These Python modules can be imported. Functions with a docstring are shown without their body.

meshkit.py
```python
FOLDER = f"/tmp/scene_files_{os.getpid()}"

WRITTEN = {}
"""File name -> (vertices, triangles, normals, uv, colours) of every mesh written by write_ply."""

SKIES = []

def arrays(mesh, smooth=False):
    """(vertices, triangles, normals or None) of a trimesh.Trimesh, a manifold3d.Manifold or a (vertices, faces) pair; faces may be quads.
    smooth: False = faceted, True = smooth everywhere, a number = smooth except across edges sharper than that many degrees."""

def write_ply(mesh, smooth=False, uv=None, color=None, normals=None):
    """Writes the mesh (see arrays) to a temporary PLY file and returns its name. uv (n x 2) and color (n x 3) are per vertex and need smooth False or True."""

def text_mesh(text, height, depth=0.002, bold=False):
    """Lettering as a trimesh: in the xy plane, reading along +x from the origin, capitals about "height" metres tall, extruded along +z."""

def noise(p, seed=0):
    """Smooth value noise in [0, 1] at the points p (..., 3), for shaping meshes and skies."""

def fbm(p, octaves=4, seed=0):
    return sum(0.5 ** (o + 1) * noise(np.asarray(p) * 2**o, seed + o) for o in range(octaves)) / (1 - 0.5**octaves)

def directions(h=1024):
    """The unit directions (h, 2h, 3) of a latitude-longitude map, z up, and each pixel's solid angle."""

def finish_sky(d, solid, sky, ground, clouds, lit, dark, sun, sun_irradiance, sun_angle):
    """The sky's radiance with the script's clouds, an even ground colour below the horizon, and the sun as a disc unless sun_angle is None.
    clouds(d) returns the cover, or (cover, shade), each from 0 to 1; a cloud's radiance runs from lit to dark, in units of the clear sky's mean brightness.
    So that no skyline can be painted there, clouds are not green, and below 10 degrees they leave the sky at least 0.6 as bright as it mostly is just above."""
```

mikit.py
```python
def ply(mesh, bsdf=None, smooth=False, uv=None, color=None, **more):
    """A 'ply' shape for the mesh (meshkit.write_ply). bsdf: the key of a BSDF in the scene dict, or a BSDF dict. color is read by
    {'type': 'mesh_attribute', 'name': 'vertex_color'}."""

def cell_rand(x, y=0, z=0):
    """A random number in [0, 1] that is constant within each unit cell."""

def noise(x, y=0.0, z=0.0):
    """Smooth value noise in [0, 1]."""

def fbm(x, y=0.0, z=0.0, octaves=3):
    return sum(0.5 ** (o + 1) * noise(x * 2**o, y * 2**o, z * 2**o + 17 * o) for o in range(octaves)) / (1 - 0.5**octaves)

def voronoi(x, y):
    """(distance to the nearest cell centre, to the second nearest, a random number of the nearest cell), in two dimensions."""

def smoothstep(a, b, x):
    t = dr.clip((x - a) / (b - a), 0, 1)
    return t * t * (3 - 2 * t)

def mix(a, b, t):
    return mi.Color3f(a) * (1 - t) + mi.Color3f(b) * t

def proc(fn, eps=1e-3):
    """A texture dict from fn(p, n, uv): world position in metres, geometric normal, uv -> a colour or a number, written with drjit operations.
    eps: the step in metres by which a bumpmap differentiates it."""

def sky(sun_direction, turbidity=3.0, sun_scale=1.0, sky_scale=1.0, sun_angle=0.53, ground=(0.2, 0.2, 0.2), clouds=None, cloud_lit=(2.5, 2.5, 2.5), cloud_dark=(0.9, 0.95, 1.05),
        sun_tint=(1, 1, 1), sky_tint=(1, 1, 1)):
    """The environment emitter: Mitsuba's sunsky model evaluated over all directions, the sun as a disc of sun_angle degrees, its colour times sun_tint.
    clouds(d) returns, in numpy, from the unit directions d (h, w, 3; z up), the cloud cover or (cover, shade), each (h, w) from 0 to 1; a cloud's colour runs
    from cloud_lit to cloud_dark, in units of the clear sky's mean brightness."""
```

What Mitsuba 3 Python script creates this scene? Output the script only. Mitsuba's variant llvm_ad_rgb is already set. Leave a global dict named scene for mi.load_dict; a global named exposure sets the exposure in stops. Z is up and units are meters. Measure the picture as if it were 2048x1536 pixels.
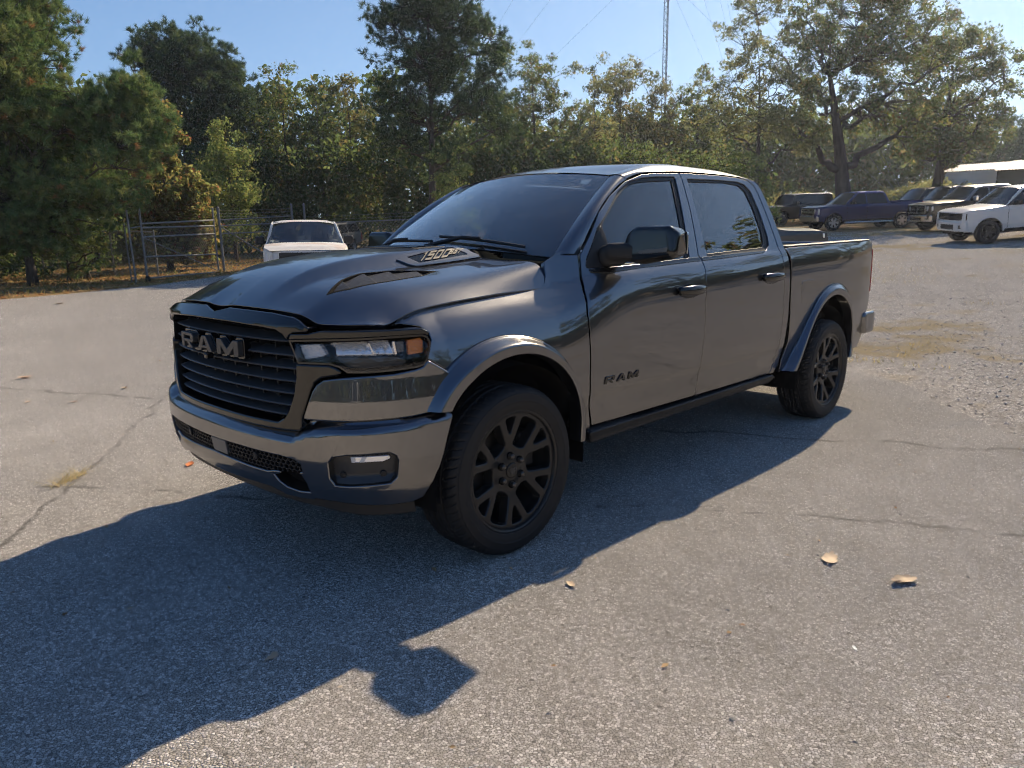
import math, numpy as np, trimesh, mitsuba as mi, drjit as dr, mikit, meshkit
from mikit import proc, noise, fbm, voronoi, smoothstep, mix, cell_rand
from scipy.interpolate import PchipInterpolator as PC, CubicSpline
from scipy.spatial import Delaunay
import shapely
from shapely.geometry import Polygon, LineString, Point, MultiPolygon, box as sbox
from shapely.ops import unary_union
from shapely import affinity
from mitsuba import ScalarTransform4f as T4

scene, labels = {"type": "scene"}, {}
rng = np.random.default_rng(7)
PI = math.pi

# ------------------------------------------------------------------ camera, sky, exposure
CAM = np.array([-2.431, -3.332, 1.474])
cd, cr, cu = np.array([0.705, 0.683, -0.190]), np.array([0.695, -0.719, -0.009]), np.array([0.143, 0.125, 0.982])
SUN = np.array([1.31, 0.24, 1.0])
scene["camera"] = {"type": "perspective", "fov_axis": "x", "fov": 2 * math.degrees(math.atan(1024 / 1500)), "near_clip": 0.05, "far_clip": 2000.0,
                   "to_world": T4().look_at(origin=CAM.tolist(), target=(CAM + cd).tolist(), up=cu.tolist())}
scene["sky"] = mikit.sky(SUN, turbidity=2.3, ground=(0.16, 0.15, 0.13), sun_scale=1.4, sky_scale=.9, sky_tint=(.85, 1.01, 1.20))
exposure = 2.0

# ------------------------------------------------------------------ materials
def rgb(*c):
    return {"type": "rgb", "value": list(map(float, c))}
def two(b):
    return {"type": "twosided", "bsdf": b}
def pr(c, rough=0.5, metal=0.0, spec=0.5, **k):
    return two({"type": "principled", "base_color": c if isinstance(c, dict) else rgb(*c), "roughness": float(rough), "metallic": float(metal), "specular": float(spec), **k})
def coat(diff, flake, rough=0.35, w=0.34, ior=1.85, alpha=0.006):
    return two({"type": "blendbsdf", "weight": w,
                "a": {"type": "plastic", "int_ior": ior, "diffuse_reflectance": rgb(*diff), "nonlinear": True} if alpha < .01 else {"type": "roughplastic", "distribution": "ggx", "alpha": alpha, "int_ior": ior, "diffuse_reflectance": rgb(*diff), "nonlinear": True},
                "b": {"type": "principled", "base_color": rgb(*flake), "metallic": 1.0, "roughness": rough}})
def gloss(diff, ior=1.6, alpha=0.012):
    return two({"type": "roughplastic", "distribution": "ggx", "alpha": alpha, "int_ior": ior, "diffuse_reflectance": diff if isinstance(diff, dict) else rgb(*diff)})
def sheet(t, ior=1.5, dust=0.035):
    """a pane with a thin film of dust on it"""
    return {"type": "blendbsdf", "weight": dust, "a": {"type": "thindielectric", "int_ior": ior, "specular_transmittance": rgb(*t)}, "b": two({"type": "diffuse", "reflectance": rgb(.22, .21, .19)})}
M = scene
M["m_paint"] = coat((0.026, 0.0255, 0.0265), (0.235, 0.238, 0.252), 0.27, 0.33)
M["m_gloss_black"] = gloss((0.004, 0.004, 0.005))
M["m_plastic"] = pr((0.018, 0.018, 0.019), 0.5, spec=0.35)
M["m_trim"] = pr((0.030, 0.031, 0.034), 0.35)
M["m_dark"] = pr((0.008, 0.008, 0.008), 0.9, spec=0.1)
M["m_chrome"] = pr((0.75, 0.75, 0.76), 0.12, 1.0)
M["m_reflector"] = pr((0.90, 0.91, 0.93), 0.22, 0.55)
M["m_vent"] = pr((.055, .056, .06), .45)
M["m_letter"] = pr((0.065, 0.065, 0.067), 0.4, 0.4)
M["m_lens"] = sheet((0.97, 0.97, 0.98), 1.32, .01)
M["m_windshield"] = sheet((0.62, 0.69, 0.69), 1.75, .02)
M["m_glass"] = sheet((0.58, 0.64, 0.64), 1.55, .02)
M["m_privacy"] = sheet((0.10, 0.11, 0.115), 1.6)
M["m_tyre"] = pr((0.014, 0.014, 0.015), 0.62, spec=0.35)
M["m_wheel"] = pr((0.020, 0.0205, 0.022), 0.30, 0.3)
M["m_amber"] = gloss((0.62, 0.20, 0.025), 1.5, 0.08)
M["m_red"] = gloss((0.35, 0.012, 0.01), 1.5, 0.04)
M["m_interior"] = pr((0.020, 0.020, 0.022), 0.7)
M["m_seat"] = pr((0.028, 0.028, 0.030), 0.6)
M["m_sticker"] = pr((0.75, 0.78, 0.78), 0.6)
M["m_radar"] = pr((0.10, 0.10, 0.098), 0.35)
M["m_white_led"] = pr((0.55, 0.57, 0.60), 0.25)
M["m_steel"] = pr((0.33, 0.34, 0.35), 0.45, 0.6)
M["m_brake"] = pr((0.10, 0.095, 0.09), 0.4, 0.8)

# ------------------------------------------------------------------ builders
def put(key, V, F, N=None, m="m_plastic", col=None):
    path = meshkit.write_ply((V, F), normals=N) if col is None else meshkit.write_ply((V, F), False, None, col, normals=N)
    scene[key] = {"type": "ply", "filename": path, "face_normals": N is None, "bsdf": {"type": "ref", "id": m}}
    return key
def tm(key, mesh, m, smooth=30, **k):
    scene[key] = mikit.ply(mesh, m, smooth=smooth, **k)
    return key
def num(key):
    if key not in scene and key not in labels and not any(k.startswith(key + "__") for k in scene):
        return key
    i = 1
    while True:
        k = f"{key}_{i:03d}"
        if k not in scene and k not in labels and not any(q.startswith(k + "__") for q in scene):
            return k
        i += 1
def lab(key, label=None, cat=None, group=None, kind=None):
    d = {a: b for a, b in (("label", label), ("category", cat), ("group", group), ("kind", kind)) if b}
    labels[key] = d
    return key
def cat(ms):
    Vs, Fs, n = [], [], 0
    for V, F in ms:
        Vs.append(V); Fs.append(np.asarray(F) + n); n += len(V)
    return np.vstack(Vs), np.vstack(Fs)
def ringpts(co, step):
    co = np.asarray(co, float)[:, :2]
    out = []
    for a, b in zip(co[:-1], co[1:]):
        n = max(1, int(math.ceil(np.hypot(*(b - a)) / step)))
        out.append(a + (b - a) * (np.arange(n) / n)[:, None])
    return np.vstack(out)
def geoms(g):
    return [q for q in getattr(g, "geoms", [g]) if isinstance(q, Polygon) and q.area > 1e-7]
def surf(f, uv, e=1e-3):
    du, dv = np.array([e, 0]), np.array([0, e])
    P = f(uv[:, 0], uv[:, 1])
    A = (f(uv[:, 0] + e, uv[:, 1]) - f(uv[:, 0] - e, uv[:, 1])) / (2 * e)
    B = (f(uv[:, 0], uv[:, 1] + e) - f(uv[:, 0], uv[:, 1] - e)) / (2 * e)
    n = np.cross(A, B)
    n /= np.linalg.norm(n, axis=1, keepdims=True) + 1e-12
    return P, A, B, n
def panel(poly, f, out, r=0.004, depth=0.025, res=0.03, bstep=None):
    """A sheet of body work: the polygon in (u, v) laid on the surface f, with rolled edges and a flange."""
    Vs, Fs, Ns, base = [], [], [], 0
    bstep = bstep or res * 0.55
    for g0 in geoms(poly):
        for g in geoms(g0.buffer(-r, join_style=2)) or []:
            g = g.simplify(0.0004)
            rings = [ringpts(g.exterior.coords, bstep)] + [ringpts(q.coords, bstep) for q in g.interiors]
            rp = np.vstack(rings)
            x0, y0, x1, y1 = g.bounds
            gx, gy = np.meshgrid(np.arange(x0, x1, res), np.arange(y0, y1, res * 0.866), indexing="ij")
            gx = gx + (np.arange(gx.shape[1]) % 2)[None] * res / 2
            ip = np.c_[gx.ravel(), gy.ravel()]
            inner = g.buffer(-bstep * 0.75)
            ip = ip[shapely.contains_xy(inner, ip[:, 0], ip[:, 1])] if not inner.is_empty else ip[:0]
            pts = np.vstack([rp, ip])
            if len(pts) < 3:
                continue
            tri = Delaunay(pts).simplices
            c = pts[tri].mean(1)
            a2 = np.abs(np.cross(pts[tri[:, 1]] - pts[tri[:, 0]], pts[tri[:, 2]] - pts[tri[:, 0]]))
            tri = tri[shapely.contains_xy(g, c[:, 0], c[:, 1]) & (a2 > 1e-10)]
            P, A, B, n = surf(f, pts)
            s = np.sign((n @ np.asarray(out, float)).mean()) or 1.0
            n = n * s
            t = pts[tri]
            ccw = np.cross(t[:, 1] - t[:, 0], t[:, 2] - t[:, 0]) > 0
            tri = np.where((ccw == (s > 0))[:, None], tri, tri[:, ::-1])
            Vs.append(P); Ns.append(n); Fs.append(tri + base)
            o = 0
            nb = base + len(pts)
            for ri, ring in enumerate(rings):
                k = len(ring)
                d = np.roll(ring, -1, 0) - np.roll(ring, 1, 0)
                on = np.c_[d[:, 1], -d[:, 0]]
                on /= np.linalg.norm(on, axis=1, keepdims=True) + 1e-12
                area = 0.5 * np.sum(ring[:, 0] * np.roll(ring[:, 1], -1) - ring[:, 1] * np.roll(ring[:, 0], -1))
                if (area < 0) != (ri > 0):
                    on = -on
                flip = (area > 0) == (s > 0)
                prev = np.arange(o, o + k) + base
                for th, extra in ((PI / 4, 0), (PI / 2, 0), (PI / 2, depth)):
                    q = ring + on * r * math.sin(th)
                    Pq, Aq, Bq, nq = surf(f, q)
                    nq = nq * s
                    tq = Aq * on[:, :1] + Bq * on[:, 1:]
                    tq -= nq * (tq * nq).sum(1, keepdims=True)
                    tq /= np.linalg.norm(tq, axis=1, keepdims=True) + 1e-12
                    V = Pq - nq * (r * (1 - math.cos(th)) + extra)
                    Vs.append(V); Ns.append(nq * math.cos(th) + tq * math.sin(th))
                    cur = np.arange(k) + nb
                    nb += k
                    a, b, c_, d_ = prev, np.roll(prev, -1), np.roll(cur, -1), cur
                    q1, q2 = np.c_[a, d_, c_], np.c_[a, c_, b]
                    ff = np.vstack([q1, q2])
                    Fs.append(ff if flip else ff[:, ::-1])
                    prev = cur
                o += k
            base = nb
    return np.vstack(Vs), np.vstack(Fs), np.vstack(Ns)
def mir(m):
    V, F, N = m
    s = np.array([1, -1, 1.0])
    return V * s, F[:, ::-1], N * s
def pair(key, m, mat, only=None):
    """A left panel and its mirror image on the right."""
    put(num(key), *m, mat)
    put(num(key), *mir(m), mat)
def grid_surf(f, us, vs, out):
    U, V = np.meshgrid(us, vs, indexing="ij")
    uv = np.c_[U.ravel(), V.ravel()]
    P, A, B, n = surf(f, uv)
    s = np.sign((n @ np.asarray(out, float)).mean()) or 1.0
    nu, nv = len(us), len(vs)
    i = (np.arange(nu - 1)[:, None] * nv + np.arange(nv - 1)[None]).ravel()
    F = np.vstack([np.c_[i, i + nv, i + nv + 1], np.c_[i, i + nv + 1, i + 1]])
    return P, (F if s > 0 else F[:, ::-1]), n * s
def tube(pts, rad, k=8, caps=True):
    pts = np.asarray(pts, float)
    rad = np.broadcast_to(np.asarray(rad, float), (len(pts),))
    d = np.gradient(pts, axis=0)
    d /= np.linalg.norm(d, axis=1, keepdims=True) + 1e-12
    a = np.cross(d[0], [0, 0, 1.0] if abs(d[0][2]) < 0.9 else [1.0, 0, 0])
    a /= np.linalg.norm(a)
    V = []
    th = np.arange(k) * 2 * PI / k
    for p, q, r in zip(pts, d, rad):
        a = a - q * (a @ q); a /= np.linalg.norm(a) + 1e-12
        b = np.cross(q, a)
        V.append(p + r * (np.cos(th)[:, None] * a + np.sin(th)[:, None] * b))
    V = np.vstack(V)
    n = len(pts)
    i = np.arange(n - 1)[:, None] * k + np.arange(k)[None]
    j = np.arange(n - 1)[:, None] * k + (np.arange(k)[None] + 1) % k
    F = np.vstack([np.c_[i.ravel(), j.ravel(), (j + k).ravel()], np.c_[i.ravel(), (j + k).ravel(), (i + k).ravel()]])
    if caps:
        V = np.vstack([V, pts[:1], pts[-1:]])
        e = np.arange(k)
        F = np.vstack([F, np.c_[np.full(k, n * k), (e + 1) % k, e], np.c_[np.full(k, n * k + 1), (n - 1) * k + e, (n - 1) * k + (e + 1) % k]])
    return V, F
def bx(x0, x1, y0, y1, z0, z1):
    m = trimesh.creation.box((x1 - x0, y1 - y0, z1 - z0))
    m.apply_translation(((x0 + x1) / 2, (y0 + y1) / 2, (z0 + z1) / 2))
    return np.array(m.vertices), np.array(m.faces)
def rbox(x0, x1, y0, y1, z0, z1, r=0.02, n=3):
    """A box with rounded edges."""
    import manifold3d as m3
    s = m3.Manifold.sphere(r, 4 * n)
    pts = [s.translate((x, y, z)) for x in (x0 + r, x1 - r) for y in (y0 + r, y1 - r) for z in (z0 + r, z1 - r)]
    h = m3.Manifold.batch_hull(pts).to_mesh()
    return np.array(h.vert_properties[:, :3]), np.array(h.tri_verts)
def revolve(profile, k=64, axis="y"):
    """Profile (radius, offset along the axis); the axis is y."""
    p = np.asarray(profile, float)
    th = np.arange(k) * 2 * PI / k
    V = np.stack([p[:, 0][None] * np.cos(th)[:, None], np.broadcast_to(p[:, 1][None], (k, len(p))), p[:, 0][None] * np.sin(th)[:, None]], -1).reshape(-1, 3)
    n = len(p)
    i = np.arange(k)[:, None] * n + np.arange(n - 1)[None]
    j = ((np.arange(k)[:, None] + 1) % k) * n + np.arange(n - 1)[None]
    F = np.vstack([np.c_[i.ravel(), j.ravel(), (j + 1).ravel()], np.c_[i.ravel(), (j + 1).ravel(), (i + 1).ravel()]])
    return V, F
def extrude(poly, h):
    ms = [trimesh.creation.extrude_polygon(g, h, engine="earcut") for g in geoms(poly)]
    m = trimesh.util.concatenate(ms)
    return np.array(m.vertices), np.array(m.faces)
def mv(m, R=None, t=(0, 0, 0)):
    V = m[0] if R is None else m[0] @ np.asarray(R).T
    return V + np.asarray(t, float), m[1]
def rz(a):
    c, s = math.cos(a), math.sin(a)
    return np.array([[c, -s, 0], [s, c, 0], [0, 0, 1.0]])
def rx(a):
    c, s = math.cos(a), math.sin(a)
    return np.array([[1, 0, 0], [0, c, -s], [0, s, c]])
def ry(a):
    c, s = math.cos(a), math.sin(a)
    return np.array([[c, 0, s], [0, 1, 0], [-s, 0, c]])

# block lettering: unit height, width w
def glyph(ch, w=1.0, b=0.24):
    L = lambda *p: LineString(p).buffer(b / 2, cap_style=2, join_style=2)
    h, m = b / 2, 0.5
    if ch == "R":
        g = [sbox(0, 0, b, 1), Polygon([(0, 1), (w - .15, 1), (w, .85), (w, .52), (w - .15, .37), (0, .37)]).difference(Polygon([(b, .78), (w - b - .08, .78), (w - b, .70), (w - b, .64), (w - b - .06, .57), (b, .57)])),
             Polygon([(w * .42, .4), (w * .42 + b * 1.1, .4), (w, 0), (w - b * 1.25, 0)])]
    elif ch == "A":
        g = [Polygon([(0, 0), (w * .5 - b * .62, 1), (w * .5 + b * .62, 1), (w, 0), (w - b * 1.15, 0), (w * .5, .78), (b * 1.15, 0)]), sbox(w * .25, .2, w * .75, .38)]
    elif ch == "M":
        g = [sbox(0, 0, b, 1), sbox(w - b, 0, w, 1), Polygon([(0, 1), (b * 1.1, 1), (w * .5, .45), (w - b * 1.1, 1), (w, 1), (w * .5 + b * .35, 0.02), (w * .5 - b * .35, 0.02)])]
    elif ch == "1":
        g = [sbox(w * .5, 0, w * .5 + b, 1), Polygon([(w * .5, 1), (w * .5, .74), (w * .15, .74), (w * .15, .84)])]
    elif ch == "5":
        g = [L((w, 1 - h), (h, 1 - h), (h, .55), (w - h, .55), (w - h, h), (0, h))]
    elif ch == "0":
        g = [sbox(0, 0, w, 1).buffer(-.06).buffer(.06).difference(sbox(b, b, w - b, 1 - b))]
    elif ch == "S":
        g = [L((w, 1 - h), (h, 1 - h), (h, .5), (w - h, .5), (w - h, h), (0, h))]
    elif ch == "T":
        g = [sbox(0, 1 - b, w, 1), sbox(w / 2 - h, 0, w / 2 + h, 1)]
    return unary_union([q.buffer(0) for q in g])
def words(text, h, w=1.0, gap=0.22, b=0.24, slant=0.0):
    out, x = [], 0.0
    for ch in text:
        if ch == " ":
            x += w * 0.7; continue
        ww = w * (1.15 if ch == "M" else 0.62 if ch == "1" else 1)
        out.append(affinity.translate(glyph(ch, ww, b), x, 0))
        x += ww + gap
    g = unary_union(out)
    g = affinity.affine_transform(g, [1, slant, 0, 1, 0, 0])
    return affinity.scale(g, h, h, origin=(0, 0)), (x - gap) * h
# ------------------------------------------------------------------ the pickup truck (x runs from the front axle to the rear, -y is its left side)
TK = "pickup_truck"
lab(TK, "dark grey four-door pickup truck parked on the asphalt, filling the foreground", "pickup truck")
def sst(a, b, x):
    t = np.clip((x - a) / (b - a), 0, 1); return t * t * t * (t * (6 * t - 15) + 10)
zbf = PC([-1.1, -.65, -.42, .05, .4, .8, 1.7, 2.5, 2.9, 3.5, 4.9], [1.07, 1.115, 1.18, 1.217, 1.24, 1.302, 1.345, 1.382, 1.398, 1.41, 1.435])
wtf = PC([-1, -.65, -.3, .1, .4, .9, 1.7, 2.6, 2.95, 3.6, 4.3, 4.6, 4.76, 4.90], [.76, .80, .815, .82, .835, .925, .932, .925, .945, .955, .94, .915, .885, .80])
wmf = PC([-.9, -.80, -.68, -.52, -.4, -.2, .3, 1.0, 2.0, 2.9, 3.7, 4.3, 4.6, 4.76, 4.90], [.55, .76, .87, .94, .962, .975, .985, .995, .995, .99, .99, .97, .94, .905, .82])
gf = PC([-2, -.30, -.22, -.14, -.08, -.035, 0, .01], [0, 0, .015, .085, .26, .58, 1, 1.12])
lf = PC([-.2, .38, .50, .655, .672, .76, .95, 3], [.11, .085, .052, .030, .0245, .012, 0, 0])
def wside(x, z):
    d = z - zbf(x); wt = wtf(x); wm = wmf(x)
    k = 1 + .85 * np.clip((.95 - x) / .6, 0, 1) * np.clip((x + .55) / .2, 0, 1)      # the fender turns in more slowly than the doors
    body = wm - (wm - wt) * gf(np.clip(d / k, -1.5, .01)) - lf(z)
    dd = np.maximum(d, 0)
    return np.where(d < 0, body, wt - (.395 * dd + .13 * dd ** 2))
def fside(off=0.0):
    return lambda x, z: np.stack([x, -(wside(x, z) + off), z], -1)
class Plan:
    def __init__(self, pts):
        P = np.array(pts, float); P = np.c_[P[:, 0], -P[:, 1]]
        t = np.r_[0, np.cumsum(np.hypot(*np.diff(P, axis=0).T))]
        cs = CubicSpline(np.r_[-t[:0:-1], t], np.r_[P[:0:-1] * [1, -1], P])
        tt = np.linspace(-t[-1], t[-1], 2001); C = cs(tt)
        s = np.r_[0, np.cumsum(np.hypot(*np.diff(C, axis=0).T))]
        self.s = s - np.interp(0, tt, s)
        self.C = CubicSpline(self.s, C)
    def f(self, off=0.0):
        def g(s, z):
            p, d = self.C(s), self.C(s, 1)
            n = np.stack([d[:, 1], -d[:, 0]], -1)          # outwards
            n /= np.linalg.norm(n, axis=1, keepdims=True)
            o = off(s, z) if callable(off) else off
            q = p + n * np.broadcast_to(o, s.shape)[:, None]
            return np.c_[q, z]
        return g
PA = Plan([(-.95, 0), (-.935, .3), (-.885, .58), (-.80, .76), (-.68, .87), (-.52, .94), (-.40, .965), (-.2, .98)])
PB = Plan([(-.99, 0), (-.975, .3), (-.94, .55), (-.885, .72), (-.80, .85), (-.68, .935), (-.55, .98), (-.40, 1.0), (-.25, 1.005)])
nA = PA.f(0.0)
if (nA(np.array([0.]), np.array([1.]))[0] - PA.f(0.1)(np.array([0.]), np.array([1.]))[0])[0] < 0:      # the normal points backwards: turn it round
    _f = Plan.f
    Plan.f = lambda self, off=0.0: _f(self, (lambda s, z: -off(s, z)) if callable(off) else -off)
def sym(half):
    """A closed outline from its left half (s >= 0), mirrored at s = 0."""
    h = np.array(half, float)
    return Polygon(np.vstack([h, h[::-1] * [-1, 1]])).buffer(0)
def refl(poly):
    return affinity.scale(poly, -1, 1, origin=(0, 0))
OUTL, OUTF = (0, -1, 0), (-1, 0, 0)

# arch outlines in side view
FL_OUT = [(-.52, .77), (-.508, .789), (-.415, .90), (-.28, .995), (-.129, 1.032), (.03, 1.037), (.137, 1.024), (.248, .985), (.364, .904), (.438, .80), (.487, .667), (.512, .53), (.52, .47)]
FL_IN = [(-.40, .76), (-.375, .795), (-.30, .872), (-.198, .925), (-.06, .95), (.094, .945), (.26, .90), (.353, .822), (.415, .718), (.448, .566), (.452, .47)]
RL_OUT = [(2.89, .486), (3.056, .642), (3.222, .83), (3.36, .985), (3.47, 1.055), (3.631, 1.088), (3.80, 1.09), (3.93, 1.06), (4.04, 1.00), (4.132, .90), (4.18, .76), (4.20, .60), (4.20, .47)]
RL_IN = [(3.00, .486), (3.10, .60), (3.177, .70), (3.285, .852), (3.40, .935), (3.52, .985), (3.683, 1.005), (3.85, .985), (3.96, .93), (4.03, .855), (4.075, .70), (4.085, .56), (4.08, .47)]
def smoothline(pts, n=60):
    p = np.array(pts); t = np.r_[0, np.cumsum(np.hypot(*np.diff(p, axis=0).T))]
    q = PC(t, p)(np.linspace(0, t[-1], n))
    return [tuple(a) for a in q]
fo, fi, ro, ri = map(smoothline, (FL_OUT, FL_IN, RL_OUT, RL_IN))
FARCH = Polygon(fo + [(.52, .2), (-.7, .2), (-.7, .77)]).buffer(-.02)
RARCH = Polygon(ro + [(4.2, .2), (2.8, .2)]).buffer(-.02)
GAP = 0.0045

# front fender
fender = Polygon([(-.655, 1.128), (-.613, 1.132), (-.541, 1.163), (-.425, 1.183), (.034, 1.218), (.334, 1.236), (.39, 1.258), (.412, 1.29), (.43, 1.36), (.52, 1.40), (.61, 1.43),
                  (.645, 1.386), (.636, 1.339), (.619, 1.276), (.587, 1.215), (.560, 1.10), (.563, .95), (.578, .764), (.605, .60), (.64, .472), (.40, .472), (.3, .5),
                  (-.345, .7), (-.345, .912), (-.474, .992), (-.452, 1.022), (-.425, 1.062), (-.423, 1.09), (-.452, 1.116), (-.52, 1.131)])
fender = fender.difference(FARCH).buffer(-GAP / 2)
pair(TK + "__fender", panel(fender, fside(), OUTL, res=.026), "m_paint")
from scipy.interpolate import UnivariateSpline
def flare(outer, inner, yin):
    def curve(pts):
        p = np.array(pts); t = np.r_[0, np.cumsum(np.hypot(*np.diff(p, axis=0).T))]; t /= t[-1]
        sx_, sz_ = (UnivariateSpline(t, p[:, k], k=4, s=len(p) * 4e-5) for k in (0, 1))
        return lambda q: np.c_[sx_(q), sz_(q)]
    co, ci = curve(outer), curve(inner)
    def f(t, s):
        s1 = np.clip(s, 0, 1)[:, None]
        p = co(t) * (1 - s1) + ci(t) * s1
        x, z = p.T
        w0 = wside(x, np.maximum(z, .60)) + .010
        e = sst(0, 1, np.clip(s / .55, 0, 1))
        y = w0 * (1 - e) + np.maximum(yin(x), w0 + .004) * e
        r_ = np.clip((s - .90) / .10, 0, 1)
        y = y - .010 * (1 - np.sqrt(np.clip(1 - r_ ** 2, 0, 1))) - .07 * np.maximum(s - 1, 0) / .2 - .03 * np.maximum(-s, 0) / .1
        return np.stack([x, -y, z], -1)
    return grid_surf(f, np.linspace(0, 1, 90), np.r_[-.1, -.001, np.linspace(0, .9, 14), .92, .94, .96, .98, .99, .9999, 1.001, 1.2], OUTL)
pair(TK + "__wheel_flare", flare(fo, fi, lambda x: 1.030 - .09 * np.clip(-.28 - x, 0, 1)), "m_paint")
pair(TK + "__wheel_flare", flare(ro, ri, lambda x: 1.030 - .10 * np.clip(x - 4.02, 0, 1)), "m_paint")

# doors
door_f = Polygon([(.645, .492), (.610, .60), (.583, .764), (.568, .95), (.565, 1.10), (.592, 1.215), (.624, 1.276), (.641, 1.339), (.655, 1.39), (.871, 1.611), (1.026, 1.709), (1.214, 1.795), (1.405, 1.844), (1.578, 1.862), (1.83, 1.876),
                  (1.832, 1.83), (1.788, 1.646), (1.700, 1.366), (1.712, 1.35), (1.708, 1.32), (1.704, 1.27), (1.692, 1.23), (1.692, .50), (1.67, .492)])
win_f = Polygon([(.665, 1.318), (.69, 1.37), (.82, 1.525), (.921, 1.594), (1.114, 1.732), (1.253, 1.793), (1.401, 1.821), (1.556, 1.835), (1.762, 1.845), (1.68, 1.60), (1.596, 1.354), (1.13, 1.335)])
glass_f = Polygon([(.70, 1.332), (.84, 1.505), (.907, 1.566), (1.089, 1.690), (1.192, 1.748), (1.276, 1.778), (1.386, 1.795), (1.713, 1.820), (1.64, 1.60), (1.557, 1.35)])
door_r = Polygon([(1.692, .492), (1.692, 1.23), (1.704, 1.27), (1.708, 1.32), (1.712, 1.35), (1.700, 1.366), (1.788, 1.646), (1.832, 1.83), (1.83, 1.876), (2.285, 1.884), (2.574, 1.881), (2.70, 1.866), (2.752, 1.83), (2.764, 1.78), (2.768, 1.651), (2.772, 1.457), (2.77, 1.314),
                  (2.775, 1.25), (2.79, 1.10), (2.80, .85), (2.80, .70), (2.78, .57), (2.73, .49)])
win_r = Polygon([(1.893, 1.838), (2.255, 1.848), (2.551, 1.849), (2.635, 1.833), (2.682, 1.785), (2.692, 1.65), (2.683, 1.471), (2.660, 1.412), (2.60, 1.382), (2.55, 1.374), (1.797, 1.354), (1.85, 1.60)])
glass_r = Polygon([(1.906, 1.820), (2.381, 1.834), (2.555, 1.824), (2.615, 1.784), (2.634, 1.670), (2.631, 1.514), (2.611, 1.435), (2.567, 1.400), (1.815, 1.372)])
belt_f = Polygon([(.672, 1.316), (.69, 1.296), (.768, 1.293), (1.089, 1.309), (1.696, 1.331), (1.700, 1.354), (1.536, 1.352), (1.132, 1.335), (.822, 1.322)])
belt_r = Polygon([(1.716, 1.331), (2.10, 1.345), (2.52, 1.362), (2.62, 1.385), (2.55, 1.379), (2.3, 1.374), (1.959, 1.362), (1.718, 1.354)])
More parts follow.
